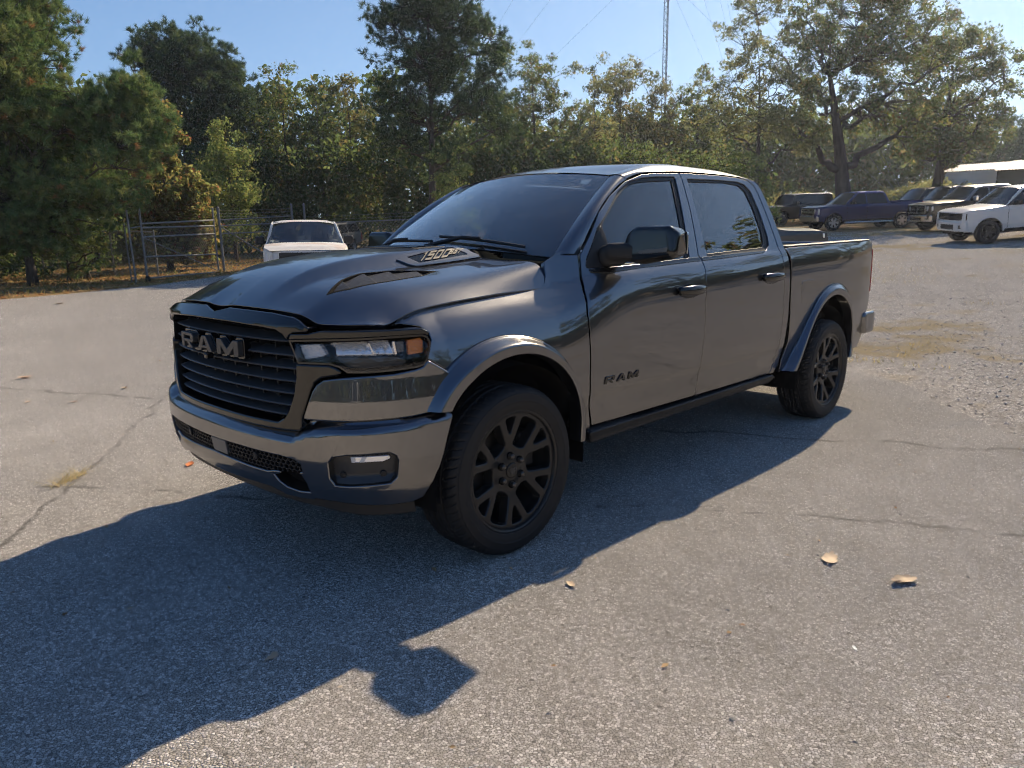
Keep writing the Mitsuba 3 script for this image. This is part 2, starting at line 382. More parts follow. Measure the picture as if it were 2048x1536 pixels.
for nm, door, win, glass, belt, gm in (("front_door", door_f, win_f, glass_f, belt_f, "m_glass"), ("rear_door", door_r, win_r, glass_r, belt_r, "m_privacy")):
    win = win.buffer(-.012).buffer(.012)
    frame = door.buffer(-GAP / 2).difference(win)
    dp = panel(frame, fside(), OUTL, res=.028)
    ks = [num(TK + "__" + nm), None]
    put(ks[0], *dp, "m_paint"); ks[1] = num(TK + "__" + nm); put(ks[1], *mir(dp), "m_paint")
    parts = [("window", panel(glass.buffer(.004), fside(-.016), OUTL, r=.001, depth=.0005, res=.05), gm),
             ("seal", panel(win.buffer(.003).difference(glass), fside(-.009), OUTL, r=.003, depth=.012, res=.03), "m_plastic"),
             ("belt_moulding", panel(belt, fside(.004), OUTL, r=.004, depth=.012, res=.03), "m_gloss_black")]
    # handle: a rounded pull with a recessed cup behind it
    hx0, hx1, hz = (1.354, 1.655, 1.168) if nm == "front_door" else (2.42, 2.745, 1.200)
    ts = np.linspace(hx0 + .012, hx1 - .012, 15)
    sx = (ts - hx0) / (hx1 - hx0)
    bar = tube(np.c_[ts, -(wside(ts, ts * 0 + hz) + .036 * np.sin(PI * np.clip(sx, 0, 1)) ** .45), ts * 0 + hz], .017 + .006 * np.sin(PI * sx), 10)
    bar = (bar[0] * [1, 1, 1.0] + np.c_[np.zeros((len(bar[0]), 2)), (bar[0][:, 2] - hz) * .35], bar[1])
    bm = trimesh.Trimesh(*bar, process=False); bm.fix_normals()
    bar = (np.array(bm.vertices), np.array(bm.faces), np.array(bm.vertex_normals))
    cup = panel(affinity.scale(Point((hx0 + hx1) / 2, hz - .006).buffer(.5, 24), (hx1 - hx0) * .86, .085), fside(.0025), OUTL, r=.002, depth=.004, res=.02)
    parts += [("handle", bar, "m_gloss_black"), ("handle_cup", cup, "m_gloss_black")]
    for pn, m, mat in parts:
        put(ks[0] + "__" + pn, *m, mat); put(ks[1] + "__" + pn, *mir(m), mat)
# sail panel for the mirror, in the front corner of the front window
pair(TK + "__front_door__sail_panel" if 0 else TK + "__sail_panel", panel(Polygon([(.672, 1.322), (.685, 1.36), (.80, 1.495), (.865, 1.545), (.875, 1.50), (.872, 1.45), (.858, 1.326)]), fside(-.006), OUTL, r=.004, depth=.012), "m_plastic")
# door lettering
word, wl = words("RAM", .040, 1.9, .55, .42, .12)
word = affinity.scale(word, .300 / wl, 1, origin=(0, 0))
wm_ = panel(affinity.translate(word, .70, .714), fside(.006), OUTL, r=.0012, depth=.006, res=.02)
put(TK + "__door_lettering", *wm_, "m_gloss_black")
put(TK + "__door_lettering_001", *mir(panel(affinity.translate(affinity.scale(word, -1, 1, origin=(.15, 0)), .70, .714), fside(.006), OUTL, r=.0012, depth=.006, res=.02)), "m_gloss_black")
lab(TK + "__door_lettering", "raised black RAM letters low on the front door")

# cab corner behind the rear door
corner = Polygon([(1.83, 1.8765), (2.285, 1.8845), (2.574, 1.8815), (2.702, 1.867), (2.756, 1.831), (2.768, 1.78), (2.772, 1.651), (2.776, 1.457), (2.774, 1.314), (2.779, 1.25), (2.794, 1.10), (2.804, .85), (2.804, .70), (2.784, .565), (2.735, .487),
                  (2.80, .487), (2.86, .56), (2.88, .70), (2.885, .92), (2.878, 1.18), (2.862, 1.29), (2.856, 1.326), (2.849, 1.471), (2.846, 1.63), (2.832, 1.791), (2.818, 1.835), (2.79, 1.862), (2.70, 1.878), (2.6, 1.8855), (2.285, 1.8895), (1.83, 1.8825)])
pair(TK + "__cab_corner", panel(corner.buffer(0), fside(), OUTL, res=.024), "m_paint")

# bed side
bed = Polygon([(2.892, 1.33), (2.872, 1.37), (2.85, 1.392), (2.95, 1.396), (3.5, 1.406), (4.2, 1.42), (4.74, 1.432), (4.79, 1.40), (4.80, 1.30), (4.80, .84), (4.76, .60), (4.60, .48), (4.1, .47), (2.90, .47), (2.90, .56), (2.935, .64), (2.945, .715), (2.918, .92), (2.905, 1.10), (2.902, 1.25)])
bed = bed.difference(RARCH)
bed = max(geoms(bed), key=lambda g: g.area).buffer(-.001)
lamp_zone = Polygon([(4.735, .97), (4.735, 1.36), (4.9, 1.36), (4.9, .97)])
bk = TK + "__bed_side"
bp_ = panel(bed.difference(lamp_zone.buffer(.004)), fside(), OUTL, res=.03, depth=.05)
put(bk, *bp_, "m_paint"); put(bk + "_001", *mir(bp_), "m_paint")
pair(TK + "__tail_lamp", panel(Polygon([(4.737, .975), (4.737, 1.355), (4.83, 1.345), (4.83, .98)]), fside(.006), OUTL, r=.006, depth=.04, res=.03), "m_red")
fuel = Polygon([(3.075, 1.15), (3.305, 1.153), (3.345, .972), (3.10, .974)]).buffer(-.03).buffer(.03)
put(bk + "__fuel_door", *panel(fuel, fside(.0022), OUTL, r=.0022, depth=.004), "m_paint")
pair(TK + "__bed_rail_cap", panel(Polygon([(2.87, -.945), (3.6, -.955), (4.3, -.945), (4.6, -.918), (4.74, -.885), (4.74, -.82), (2.87, -.86)]), lambda x, y: np.stack([x, y, zbf(x) + .010], -1), (0, 0, 1), r=.012, depth=.03), "m_plastic")
bedin = cat([bx(2.90, 2.94, -.86, .86, .80, 1.385), bx(2.93, 4.74, -.84, -.80, .80, 1.40), bx(2.93, 4.74, .80, .84, .80, 1.40), bx(2.93, 4.74, -.82, .82, .76, .80)])
put(TK + "__bed_liner", *bedin, m="m_plastic")
tm(TK + "__tailgate", trimesh.Trimesh(*rbox(4.74, 4.83, -.80, .80, .82, 1.425, .02)), "m_paint")
tm(TK + "__tailgate__handle", trimesh.Trimesh(*rbox(4.825, 4.84, -.12, .12, 1.22, 1.30, .006)), "m_gloss_black")
rb = Plan([(4.99, 0), (4.985, .5), (4.96, .78), (4.90, .91), (4.80, .945), (4.60, .955)])
rbf = lambda s, z: np.c_[rb.C(s), z]
put(TK + "__rear_bumper", *panel(Polygon([(-1.2, .60), (1.2, .60), (1.25, .70), (1.27, .80), (-1.27, .80), (-1.25, .70)]), rbf, (1, 0, 0), r=.03, depth=.09, res=.04), "m_paint")
put(TK + "__rear_bumper__step_pad", *rbox(4.80, 4.95, -.75, .75, .775, .812, .01), m="m_plastic")

# hood
HX = [-.90, -.82, -.70, -.55, -.35, -.10, .15, .45]
HY = [0, .35, .60, .74, .80, .835]
HZ = np.array([[1.19, 1.187, 1.16, 1.10, 1.08, 1.06], [1.245, 1.232, 1.172, 1.13, 1.105, 1.085], [1.295, 1.28, 1.235, 1.165, 1.135, 1.115], [1.325, 1.315, 1.28, 1.225, 1.175, 1.148],
               [1.345, 1.335, 1.30, 1.262, 1.215, 1.185], [1.36, 1.35, 1.315, 1.285, 1.24, 1.208], [1.37, 1.365, 1.337, 1.317, 1.27, 1.224], [1.39, 1.388, 1.375, 1.365, 1.32, 1.242]])
from scipy.interpolate import RectBivariateSpline
_yy = np.linspace(0, .86, 87)
_rows = np.array([PC(np.r_[-np.array(HY[:0:-1]), HY], np.r_[h[:0:-1], h], extrapolate=True)(_yy) for h in HZ])
_rows = np.stack([np.convolve(np.r_[r[7:0:-1], r, r[-1] + (r[-1] - r[-2]) * np.arange(1, 8)], np.hanning(17)[1:-1] / np.hanning(17)[1:-1].sum(), "valid") for r in _rows])
_hs = RectBivariateSpline(HX, _yy, _rows, kx=3, ky=3)
_bul = PC([-1, -.90, -.80, -.70, -.55, -.35, -.10, .15, .30, .50], [0, 0, .010, .025, .043, .056, .066, .066, .055, .03])
def hood_z(x, y):
    a = np.abs(y)
    xx = np.clip(x, -.95, .5)
    e = .335 + .03 * np.clip(xx + .3, -.6, .6)
    dent = -.012 * (1 - sst(.11, .2, a)) * sst(-.6, -.2, xx) * 0
    ramp = sum(np.clip((a - e + .025 + o) / .095, 0, 1) for o in (-.014, -.007, 0, .007, .014)) / 5
    return _hs(xx, a, grid=False) + _bul(xx) * (1 - ramp) + dent
sA = np.linspace(0, .955, 40)
ed = PA.f(-.05)(sA, sA * 0)[:, :2]
_sx, _lead = np.linspace(0, .955, 96), PC([0, .06, .13, .45, .598, .635, .675, .70, .955], [1.187, 1.190, 1.197, 1.192, 1.180, 1.168, 1.149, 1.142, 1.140])
_ex = PA.f(-.05)(_sx, _sx * 0)
_exx = PC(np.abs(_ex[:, 1]), _ex[:, 0])
_dz = _lead(_sx) - hood_z(_ex[:, 0], _ex[:, 1])
_fix = PC(np.abs(_ex[:, 1]), _dz)
hood_raw = hood_z
def hood_z(x, y):
    a = np.clip(np.abs(y), 0, np.abs(_ex[:, 1]).max())
    d = x - _exx(a)
    xs = np.clip(x, -.60, .42)
    seam = zbf(xs) + .004 - hood_raw(xs, np.full_like(xs, .832)) - _fix(.83) * np.exp(-np.maximum(xs - _exx(.83), 0) / .10)
    side_ = seam * np.exp(-np.maximum(.832 - np.abs(y), 0) / .045) * np.clip((x + .66) / .1, 0, 1)
    return hood_raw(x, y) + side_ + _fix(a) * np.exp(-np.maximum(d, 0) / .10) * np.where(np.abs(y) < .83, 1, np.clip((.87 - np.abs(y)) / .04, 0, 1))
hoodf = lambda x, y: np.stack([x, y, hood_z(x, y)], -1)
front_l = [(a, -abs(b)) for a, b in ed]
seam_l = [(-.60, -.839), (-.54, -.838), (-.425, -.835), (.034, -.835), (.30, -.840), (.382, -.841), (.416, -.829), (.436, -.792)]
rear_c = [(.31 + .12 * (t / .785) ** 2, -t) for t in np.linspace(.78, 0, 16)]
hl = front_l + seam_l + rear_c
hood_poly = Polygon(hl + [(a, -b) for a, b in hl[::-1]]).buffer(0)
hv = np.array([(-.69, -.565), (-.60, -.60), (-.42, -.615), (-.20, -.60), (-.08, -.55), (-.25, -.445), (-.42, -.42), (-.55, -.47)])
vent = Polygon(hv).buffer(.015).buffer(-.015)
put(TK + "__hood", *panel(hood_poly.buffer(-.002).difference(vent).difference(affinity.scale(vent, 1, -1, origin=(0, 0))), hoodf, (0, 0, 1), r=.004, depth=.030, res=.022), "m_paint")
for q, sg in ((vent, 1), (affinity.scale(vent, 1, -1, origin=(0, 0)), -1)):
    k = num(TK + "__hood__vent")
    put(k, *panel(q.buffer(.003).difference(q.buffer(-.007)), lambda x, y: hoodf(x, y) + [0, 0, .0012], (0, 0, 1), r=.0006, depth=.004, res=.02), "m_dark")
    put(k + "__well", *panel(q.buffer(.004), lambda x, y: hoodf(x, y) + [0, 0, -.013], (0, 0, 1), r=.001, depth=.002, res=.03), "m_dark")
    for i in range(4):
        c0 = -.665 + .135 * i
        yl, yr = (-.60, -.45)
        blade = Polygon([(c0 + .012, -.38), (c0 + .138, -.38), (c0 + .066, -.62), (c0 - .06, -.62)])
        blade = (blade if sg > 0 else affinity.scale(blade, 1, -1, origin=(0, 0))).intersection(q.buffer(-.010))
        put(num(k + "__louvre"), *panel(blade, lambda x, y, c0=c0: hoodf(x, y) + np.stack([x * 0, x * 0, -.0115 + .0105 * np.clip((x - c0 - (np.abs(y) - .44) * -.33 + .0) / .11, 0, 1.2)], -1), (0, 0, 1), r=.003, depth=.004, res=.02), "m_plastic")
# centre louvres at the back of the hood
def zoff(o):
    return lambda x, y: hoodf(x, y) + [0, 0, o]
cl = Polygon([(.03, -.24), (.25, -.25), (.27, 0), (.25, .25), (.03, .24), (-.01, 0)])
put(TK + "__hood__heat_extractor", *panel(cl, zoff(.003), (0, 0, 1), r=.003, depth=.006), "m_plastic")
for i in range(5):
    x0 = .04 + .043 * i
    put(num(TK + "__hood__heat_extractor__slat"), *panel(Polygon([(x0, -.21), (x0 + .018, -.21), (x0 + .022, 0), (x0 + .018, .21), (x0, .21), (x0 + .004, 0)]), zoff(.009), (0, 0, 1), r=.003, depth=.008), "m_gloss_black")
# the lettered scoop badges on both flanks of the bulge
def badge(sign):
    # surface standing steeply along the flank of the bulge: u along x, v up the flank
    def f(off):
        def g(u, v):
            y = -(.435 - .115 * v)
            n = np.array([0, -.60, .80])
            return hoodf(u, y) + n * off
        return g
    frame = Polygon([(-.17, .62), (-.08, .02), (.335, .10), (.345, .30), (.26, .98), (.20, 1.0)])
    inner = Polygon([(-.10, .66), (-.055, .30), (.27, .36), (.275, .46), (.225, .90), (.19, .92)])
    k = num(TK + "__hood__badge")
    fl = (lambda m: m) if sign > 0 else mir
    put(k, *fl(panel(frame.buffer(-.01).buffer(.01).difference(inner), f(.008), (0, -.6, .8), r=.003, depth=.03, res=.02)), "m_paint")
    put(k + "__plate", *fl(panel(inner.buffer(.01), f(.004), (0, -.6, .8), r=.001, depth=.01, res=.015)), "m_gloss_black")
    w1, l1 = words("1500", 1, 1.15, .32, .22)
    w2, l2 = words("SST", 1, 1.0, .25, .22)
    L1 = affinity.affine_transform(w1, [.185 / l1, .085, 0, .42, -.055, .38])
    L2 = affinity.affine_transform(w2, [.080 / l2, .06, 0, .28, .150, .50])
    if sign < 0:
        L1, L2 = (affinity.scale(q, -1, 1, origin=(.08, 0)) for q in (L1, L2))
    put(k + "__lettering", *fl(panel(unary_union([L1, L2]), f(.009), (0, -.6, .8), r=.001, depth=.01, res=.02)), "m_letter")
    return k
k = badge(1); badge(-1)
lab(k + "__lettering", "bright raised letters reading 1500 SST")

# cowl, wipers
cowl = Polygon([(.27, 0), (.30, -.35), (.40, -.70), (.47, -.76), (.62, -.78), (.50, -.5), (.44, 0)])
cowl = unary_union([cowl, affinity.scale(cowl, 1, -1, origin=(0, 0))])
put(TK + "__cowl", *panel(cowl, lambda x, y: np.stack([x, y, hood_z(np.minimum(x, .45), np.minimum(np.abs(y), .72)) - .014], -1), (0, 0, 1), r=.003, depth=.02), "m_dark")

# windscreen
def ws(u, v):
    """u from -1 (left) to 1 (right), v from 0 (bottom) to 1 (top)"""
    b = np.stack([.395 + .115 * np.abs(u) ** 2.2, u * .775, 1.428 - .05 * u ** 2], -1)
    t = np.stack([1.135 + .06 * u ** 2, u * .625, 1.868 - .040 * u ** 2], -1)
    p = b * (1 - v)[:, None] + t * v[:, None]
    return p + (v * (1 - v))[:, None] * np.array([-.045, 0, .055])
wsf = lambda off: (lambda u, v: ws(u, v) + np.array([-.5, 0, .86]) * off)
wpoly = Polygon([(-1, 0), (1, 0), (1, 1), (-1, 1)])
def ws_panel(poly, off, mat, key, r=.001, depth=.003, res=.05):
    put(key, *panel(poly, wsf(off), (-.6, 0, .8), r=r, depth=depth, res=res), mat)
ws_panel(wpoly, 0, "m_windshield", TK + "__windshield", depth=.0005)
band = wpoly.difference(Polygon([(-.94, .08), (-.75, .045), (.75, .045), (.94, .08), (.945, .95), (-.945, .95)]).buffer(-.02).buffer(.02))
ws_panel(band, -.006, "m_dark", TK + "__windshield__frit", res=.04)
ws_panel(Polygon([(-.17, .97), (.17, .97), (.13, .60), (-.13, .60)]).buffer(-.02).buffer(.02), -.008, "m_interior", TK + "__windshield__sensor_cover", res=.04)
ws_panel(Polygon([(-.035, .62), (.075, .62), (.05, .71), (-.02, .71)]), -.0035, "m_radar", TK + "__windshield__camera_window")
ws_panel(Polygon([(-.855, .86), (-.775, .86), (-.775, .925), (-.855, .925)]), -.004, "m_sticker", TK + "__windshield__sticker")
for y0, y1, xo in ((-.62, .02, 0), (.05, .62, 0)):
    k = num(TK + "__wiper")
    us = np.linspace(y0 / .775, y1 / .775, 12)
    blade = wsf(.022)(us, .035 + .055 * (us - us[0]) / (us[-1] - us[0]))
    arm = np.array([wsf(.03)(us[-1:] * .98, np.array([.005]))[0] + [-.05, 0, -.02], wsf(.05)(us[7:8], np.array([.035]))[0], blade[5] + [-.01, 0, .012]])
    put(k, *cat([tube(blade, .009, 6), tube(arm, [.014, .011, .008], 6)]), m="m_plastic")

# A pillars and roof
cut = PC(*np.array([(.648, 1.392), (.871, 1.613), (1.026, 1.711), (1.214, 1.797), (1.405, 1.846), (1.578, 1.864), (1.83, 1.878), (2.285, 1.886), (2.574, 1.883), (2.70, 1.874), (2.80, 1.858)]).T)
def pillar(u, v):
    """u 0..1 from the base up, v 0..1 from the windscreen edge to the door cut"""
    a = ws(-np.ones_like(u), u)
    x = .645 + (1.235 - .645) * u
    z = cut(x)
    d = np.stack([x, -wside(x, z), z], -1)
    n = np.array([-.35, -.62, .50])
    return a * (1 - v)[:, None] + d * v[:, None] + (v * (1 - v))[:, None] * n * .10
pp = grid_surf(pillar, np.linspace(0.0, 1, 40), np.linspace(0.02, 1, 12), (-.4, -.6, .5))
pair(TK + "__a_pillar", pp, "m_paint")
ztop = PC([1.10, 1.2, 1.3, 1.5, 1.9, 2.4, 2.7, 2.86], [1.868, 1.889, 1.908, 1.934, 1.955, 1.950, 1.926, 1.895])
def roof(x, u):
    """u from -1 (left) to 1 (right): side cut line, rail, crown"""
    a = np.abs(u)
    x0 = x
    xs = np.clip(x + (1 - a ** 2) * np.clip(1.235 - x, -1, 1) * 0, .6, 2.83)
    zs = cut(np.clip(xs, .65, 2.78)) + .0035
    w = wside(xs, zs)
    zc = ztop(np.clip(x, 1.1, 2.86))
    t = 1 - a
    y = w * (1 - t) - .0 * t
    h00, h10, h01 = 2 * t ** 3 - 3 * t ** 2 + 1, t ** 3 - 2 * t ** 2 + t, -2 * t ** 3 + 3 * t ** 2
    # profile: quick rise out of the side, then nearly flat
    q = 1 - (1 - np.clip(t / .16, 0, 1)) ** 2.2
    zz = zs + (zc - .030 - zs) * q + .030 * (1 - a ** 2)
    return np.stack([x, np.sign(u) * -1 * -1 * y, zz], -1)
def roof_front(u):
    """the roof's front edge: the windscreen's top, then the heads of the A pillars"""
    a = np.abs(u); q = np.clip(a / .89, 0, 1); k = np.clip((a - .89) / .11, 0, 1)
    p = np.where((a <= .89)[:, None], ws(-q, np.ones_like(q)), pillar(np.ones_like(k), k))
    return np.stack([p[:, 0], p[:, 1] * -np.sign(u), p[:, 2]], -1) + [-.004, 0, .003]
def roofp(v, u):
    """v 0 at the windscreen's top edge, 1 at the rear"""
    u = np.clip(u, -1, 1)
    e = roof_front(u)
    p = roof(e[:, 0] * (1 - v) + 2.79 * v, u)
    d = e - roof(e[:, 0], u)
    return p + d * (1 - sst(0, .28, v))[:, None]
uu = np.r_[-1 + np.r_[0, np.geomspace(.006, .3, 14)], np.linspace(-.65, .65, 21), 1 - np.r_[np.geomspace(.006, .3, 14)[::-1], 0]]
rv = np.linspace(0, 1, 50)
put(TK + "__roof", *grid_surf(roofp, rv, uu, (0, 0, 1)), "m_paint")
# roof edge towards the back window, and the back of the cab
def backf(u, v):
    x = 2.79 + .035 * np.sqrt(np.clip(1 - (1 - v) ** 2, 0, 1))
    e = roofp(np.ones_like(u), u)
    z = e[:, 2] - .10 * v ** 2 
    return np.stack([x, e[:, 1] * 1.0, z], -1)
put(TK + "__roof_001", *grid_surf(backf, np.linspace(-1, 1, 50), np.linspace(0, 1, 8), (1, 0, .5)), "m_paint")
scene[TK + "__cab_back"] = scene.pop(TK + "__roof_001")
bw = Polygon([(-.70, .9), (.70, .9), (.72, 1.4), (.66, 1.80), (-.66, 1.80), (-.72, 1.4)])
bwin = Polygon([(-.60, 1.42), (.60, 1.42), (.56, 1.76), (-.56, 1.76)]).buffer(-.02).buffer(.02)
backp = lambda y, z: np.stack([2.862 - .045 * np.clip((z - 1.3) / .5, 0, 1), y, z], -1)
put(TK + "__cab_back__panel", *panel(Polygon([(-.74, .85), (.74, .85), (.80, 1.38), (.66, 1.83), (-.66, 1.83), (-.80, 1.38)]).difference(bwin), backp, (1, 0, 0), r=.004, depth=.02), "m_paint")
put(TK + "__cab_back__window", *panel(bwin.buffer(.006), lambda y, z: backp(y, z) - [.012, 0, 0], (1, 0, 0), r=.001, depth=.0005), "m_glass")

# door mirrors
def mirror_parts():
    import manifold3d as m3
    S = lambda p, r: m3.Manifold.sphere(r, 20).translate(p)
    H = lambda *q: m3.Manifold.batch_hull([S(p, r) for p, r in q])
    head = H(((.87, -1.045, 1.475), .035), ((.86, -1.085, 1.502), .03), ((.86, -1.26, 1.502), .03), ((.875, -1.285, 1.48), .03), ((.855, -1.02, 1.385), .035), ((.86, -1.28, 1.40), .035), ((.86, -1.12, 1.372), .035), ((.97, -1.07, 1.49), .03), ((.97, -1.255, 1.49), .03), ((.97, -1.055, 1.395), .03), ((.97, -1.262, 1.405), .03))
    arm = H(((.80, -.93, 1.415), .033), ((.80, -.93, 1.385), .033), ((.86, -1.05, 1.415), .036), ((.86, -1.05, 1.385), .036), ((.90, -.95, 1.40), .036)) + H(((.80, -.90, 1.40), .038), ((.80, -.90, 1.36), .036), ((.86, -.955, 1.362), .030), ((.84, -.985, 1.365), .022))
    def out(h):
        h = h.refine_to_length(.02).to_mesh()
        m = trimesh.Trimesh(h.vert_properties[:, :3], h.tri_verts)
        trimesh.smoothing.filter_taubin(m, iterations=6)
        return np.array(m.vertices), np.array(m.faces), np.array(m.vertex_normals)
    head = head.translate((0, .018, 0))
    return out(head), out(arm)
hd, ar = mirror_parts()
for fl, k in (((lambda m: m), TK + "__door_mirror"), (mir, TK + "__door_mirror_001")):
    put(k, *fl(hd), "m_gloss_black")
    put(k + "__arm", *fl(ar), "m_plastic")
    sg = panel(Polygon([(-1.097, 1.412), (-1.287, 1.428), (-1.294, 1.405), (-1.072, 1.388)]), lambda y, z: np.stack([.822 + .05 * np.clip((-1.242 - y) / .06, 0, 1.2) ** 2, y, z], -1), (-1, 0, 0), r=.003, depth=.03)
    put(k + "__turn_signal", *fl(sg), "m_radar")
    gl = panel(Polygon([(-1.04, 1.38), (-1.27, 1.39), (-1.27, 1.50), (-1.06, 1.505)]), lambda y, z: np.stack([y * 0 + 1.004, y, z], -1), (1, 0, 0), r=.002, depth=.01)
    put(k + "__glass", *fl(gl), "m_chrome")

# grille, surround, headlamps
opening = sym([(0, 1.131), (.20, 1.130), (.384, 1.124), (.506, 1.117), (.547, 1.101), (.570, 1.076), (.595, 1.021), (.611, .966), (.608, .925), (.590, .851), (.559, .786), (.529, .750), (.489, .729), (.265, .727), (0, .729)])
sur = sym([(0, 1.172), (.05, 1.180), (.12, 1.193), (.30, 1.191), (.451, 1.187), (.59, 1.175), (.63, 1.163), (.673, 1.142), (.69, 1.132), (.679, 1.112), (.610, 1.107), (.585, 1.094), (.574, 1.078), (.60, 1.021), (.618, .984), (.700, .985), (.766, .985), (.795, .976), (.830, .950), (.785, .938), (.732, .930), (.698, .907), (.679, .876), (.659, .827), (.626, .752), (.622, .70), (.542, .695), (.332, .692), (0, .692)])
tilt = lambda s, z: .006 - .85 * np.clip(z - 1.135, 0, 1) + .0 * s
GK = TK + "__grille"
put(GK, *panel(sur.difference(opening), PA.f(tilt), OUTF, r=.010, depth=.07, res=.022), "m_gloss_black")
put(GK + "__backing", *panel(opening.buffer(.02), PA.f(-.13), OUTF, r=.001, depth=.01, res=.05), "m_dark")
slat_z = [1.070, 1.012, .957, .903, .851, .800, .757]
for z0 in slat_z:
    row = opening.intersection(sbox(-1, z0 - .006, 1, z0 + .006))
    w = row.bounds[2] + .004
    if z0 > 1.0 and z0 < 1.03 or (.95 < z0 < .96):
        pass
    ss = np.linspace(-w, w, 61)
    # a blade: nose, tilted top, tail
    prof = [(-.020, 0), (-.0235, .0035), (-.035, .007), (-.105, .022), (-.105, .016), (-.035, -.006), (-.0235, -.004)]
    rows = np.stack([PA.f(o)(ss, ss * 0 + z0 + dz) for o, dz in prof], 1)
    n, kk = len(ss), len(prof)
    V = rows.reshape(-1, 3)
    i = (np.arange(n - 1)[:, None] * kk + np.arange(kk)[None]).ravel(); j = (np.arange(n - 1)[:, None] * kk + (np.arange(kk)[None] + 1) % kk).ravel()
    F = np.vstack([np.c_[i, i + kk, j + kk], np.c_[i, j + kk, j]])
    mm = trimesh.Trimesh(V, F, process=False); mm.fix_normals()
    tm(num(GK + "__slat"), mm, "m_vent", smooth=25)
fins = []
for a, b in zip(slat_z[:-1], slat_z[1:]):
    row = opening.intersection(sbox(-1, b, 1, a))
    for i in range(-5, 6):
        s0 = .06 + .115 * i
        if abs(s0) < min(row.bounds[2], .59):
            p = PA.f(-.075)(np.array([s0, s0]), np.array([b, a])); q = PA.f(-.125)(np.array([s0, s0]), np.array([b, a]))
            t = np.array([[0, .003, 0]])
            V = np.vstack([p - t, p + t, q - t, q + t])
            fins.append((V, np.array([[0, 1, 3], [0, 3, 2], [0, 4, 5], [0, 5, 1], [2, 3, 7], [2, 7, 6]])))
put(GK + "__fins", *cat(fins), m="m_trim")
lab(GK + "__fins", kind="stuff")
g3, l3 = words("RAM", 1, 2.15, .62, .50)
big = affinity.affine_transform(g3, [.585 / l3, 0, 0, .071, -.318, .984])
put(GK + "__lettering", *panel(big, PA.f(.020), OUTF, r=.003, depth=.035, res=.02), "m_letter")
lab(GK + "__lettering", "large grey RAM letters across the grille")
put(GK + "__lettering__plinth", *panel(big.buffer(.011), PA.f(-.004), OUTF, r=.003, depth=.03, res=.03), "m_gloss_black")
put(GK + "__camera", *rbox(-.985, -.95, -.015, .015, .955, .978, .005), m="m_gloss_black")

def left_right(key, poly, f, out, mat, sub=(), **k):
    """the panel on the left and mirrored on the right; sub: parts of each"""
    ks = []
    m = panel(poly, f, out, **k)
    for fl in ((lambda q: q), mir):
        kk = num(key); put(kk, *fl(m), mat); ks.append(kk)
        for nm, p2, f2, mat2, k2 in sub:
            put(num(kk + "__" + nm), *fl(panel(p2, f2, out, **k2)), mat2)
    return ks
lens = Polygon([(.577, 1.076), (.68, 1.082), (.786, 1.086), (.995, 1.091), (1.104, 1.092), (1.155, 1.091), (1.177, 1.080), (1.190, 1.057), (1.186, 1.028), (1.174, .989), (1.157, .968), (1.131, .960), (1.025, .954), (.920, .951), (.840, .953), (.805, .976), (.770, .986), (.70, .987), (.620, .985)])
brow = Polygon([(.596, 1.105), (.683, 1.110), (.736, 1.122), (.962, 1.122), (1.032, 1.121), (1.144, 1.121), (1.172, 1.108), (1.195, 1.072), (1.192, 1.06), (1.179, 1.084), (1.157, 1.095), (1.104, 1.096), (.995, 1.095), (.786, 1.090), (.68, 1.086), (.578, 1.080)])
drl = Polygon([(.598, 1.055), (.705, 1.062), (.735, 1.020), (.72, 1.012), (.624, .995)])
refl1 = Polygon([(.756, 1.068), (.922, 1.071), (.945, 1.018), (.786, 1.016)])
refl2 = Polygon([(.925, 1.072), (1.022, 1.072), (1.035, 1.016), (.949, 1.018)])
refl3 = Polygon([(1.045, 1.066), (1.085, 1.066), (1.088, 1.022), (1.055, 1.018)])
amber = Polygon([(1.100, 1.070), (1.160, 1.076), (1.174, 1.062), (1.172, 1.012), (1.104, 1.008)])
def bowl(c, w):
    return lambda s, z: -.040 - .45 * (z - 1.018) - .012 * (1 - ((s - c) / w) ** 2) + .006 * np.sin((s - c) * 190)
dK = dict(r=.003, depth=.02, res=.02)
HLK = left_right(TK + "__headlight", lens, PA.f(-.085), OUTF, "m_dark", [
    ("rim", lens.buffer(.003).difference(lens.buffer(-.006)), PA.f(-.004), "m_gloss_black", dict(r=.001, depth=.08, res=.02)),
    ("daytime_lamp", drl, PA.f(-.042), "m_white_led", dK),
    ("reflector", refl1, PA.f(bowl(.84, .09)), "m_reflector", dK), ("reflector", refl2, PA.f(bowl(.97, .06)), "m_reflector", dK),
    ("reflector", refl3, PA.f(-.05), "m_radar", dK),
    ("side_marker", amber, PA.f(-.040), "m_amber", dK),
    ("lower_trim", Polygon([(.77, 1.008), (1.05, 1.005), (1.10, .985), (1.08, .966), (.92, .96), (.83, .965)]), PA.f(-.05), "m_trim", dK),
    ("divider", Polygon([(1.028, 1.07), (1.040, 1.07), (1.05, 1.015), (1.038, 1.015)]), PA.f(-.03), "m_chrome", dict(r=.002, depth=.03, res=.02)),
    ("divider", Polygon([(.925, 1.068), (.931, 1.068), (.953, 1.02), (.947, 1.02)]), PA.f(-.035), "m_chrome", dict(r=.001, depth=.03, res=.02)),
    ("lens", lens.buffer(-.001), PA.f(lambda s, z: .004 - 2.2 * np.clip(z - .965, 0, 1) ** 2), "m_lens", dict(r=.0008, depth=.0005, res=.04)),
], r=.001, depth=.01, res=.04)
left_right(TK + "__headlight_brow", brow, PA.f(.008), OUTF, "m_gloss_black", r=.006, depth=.04, res=.02)
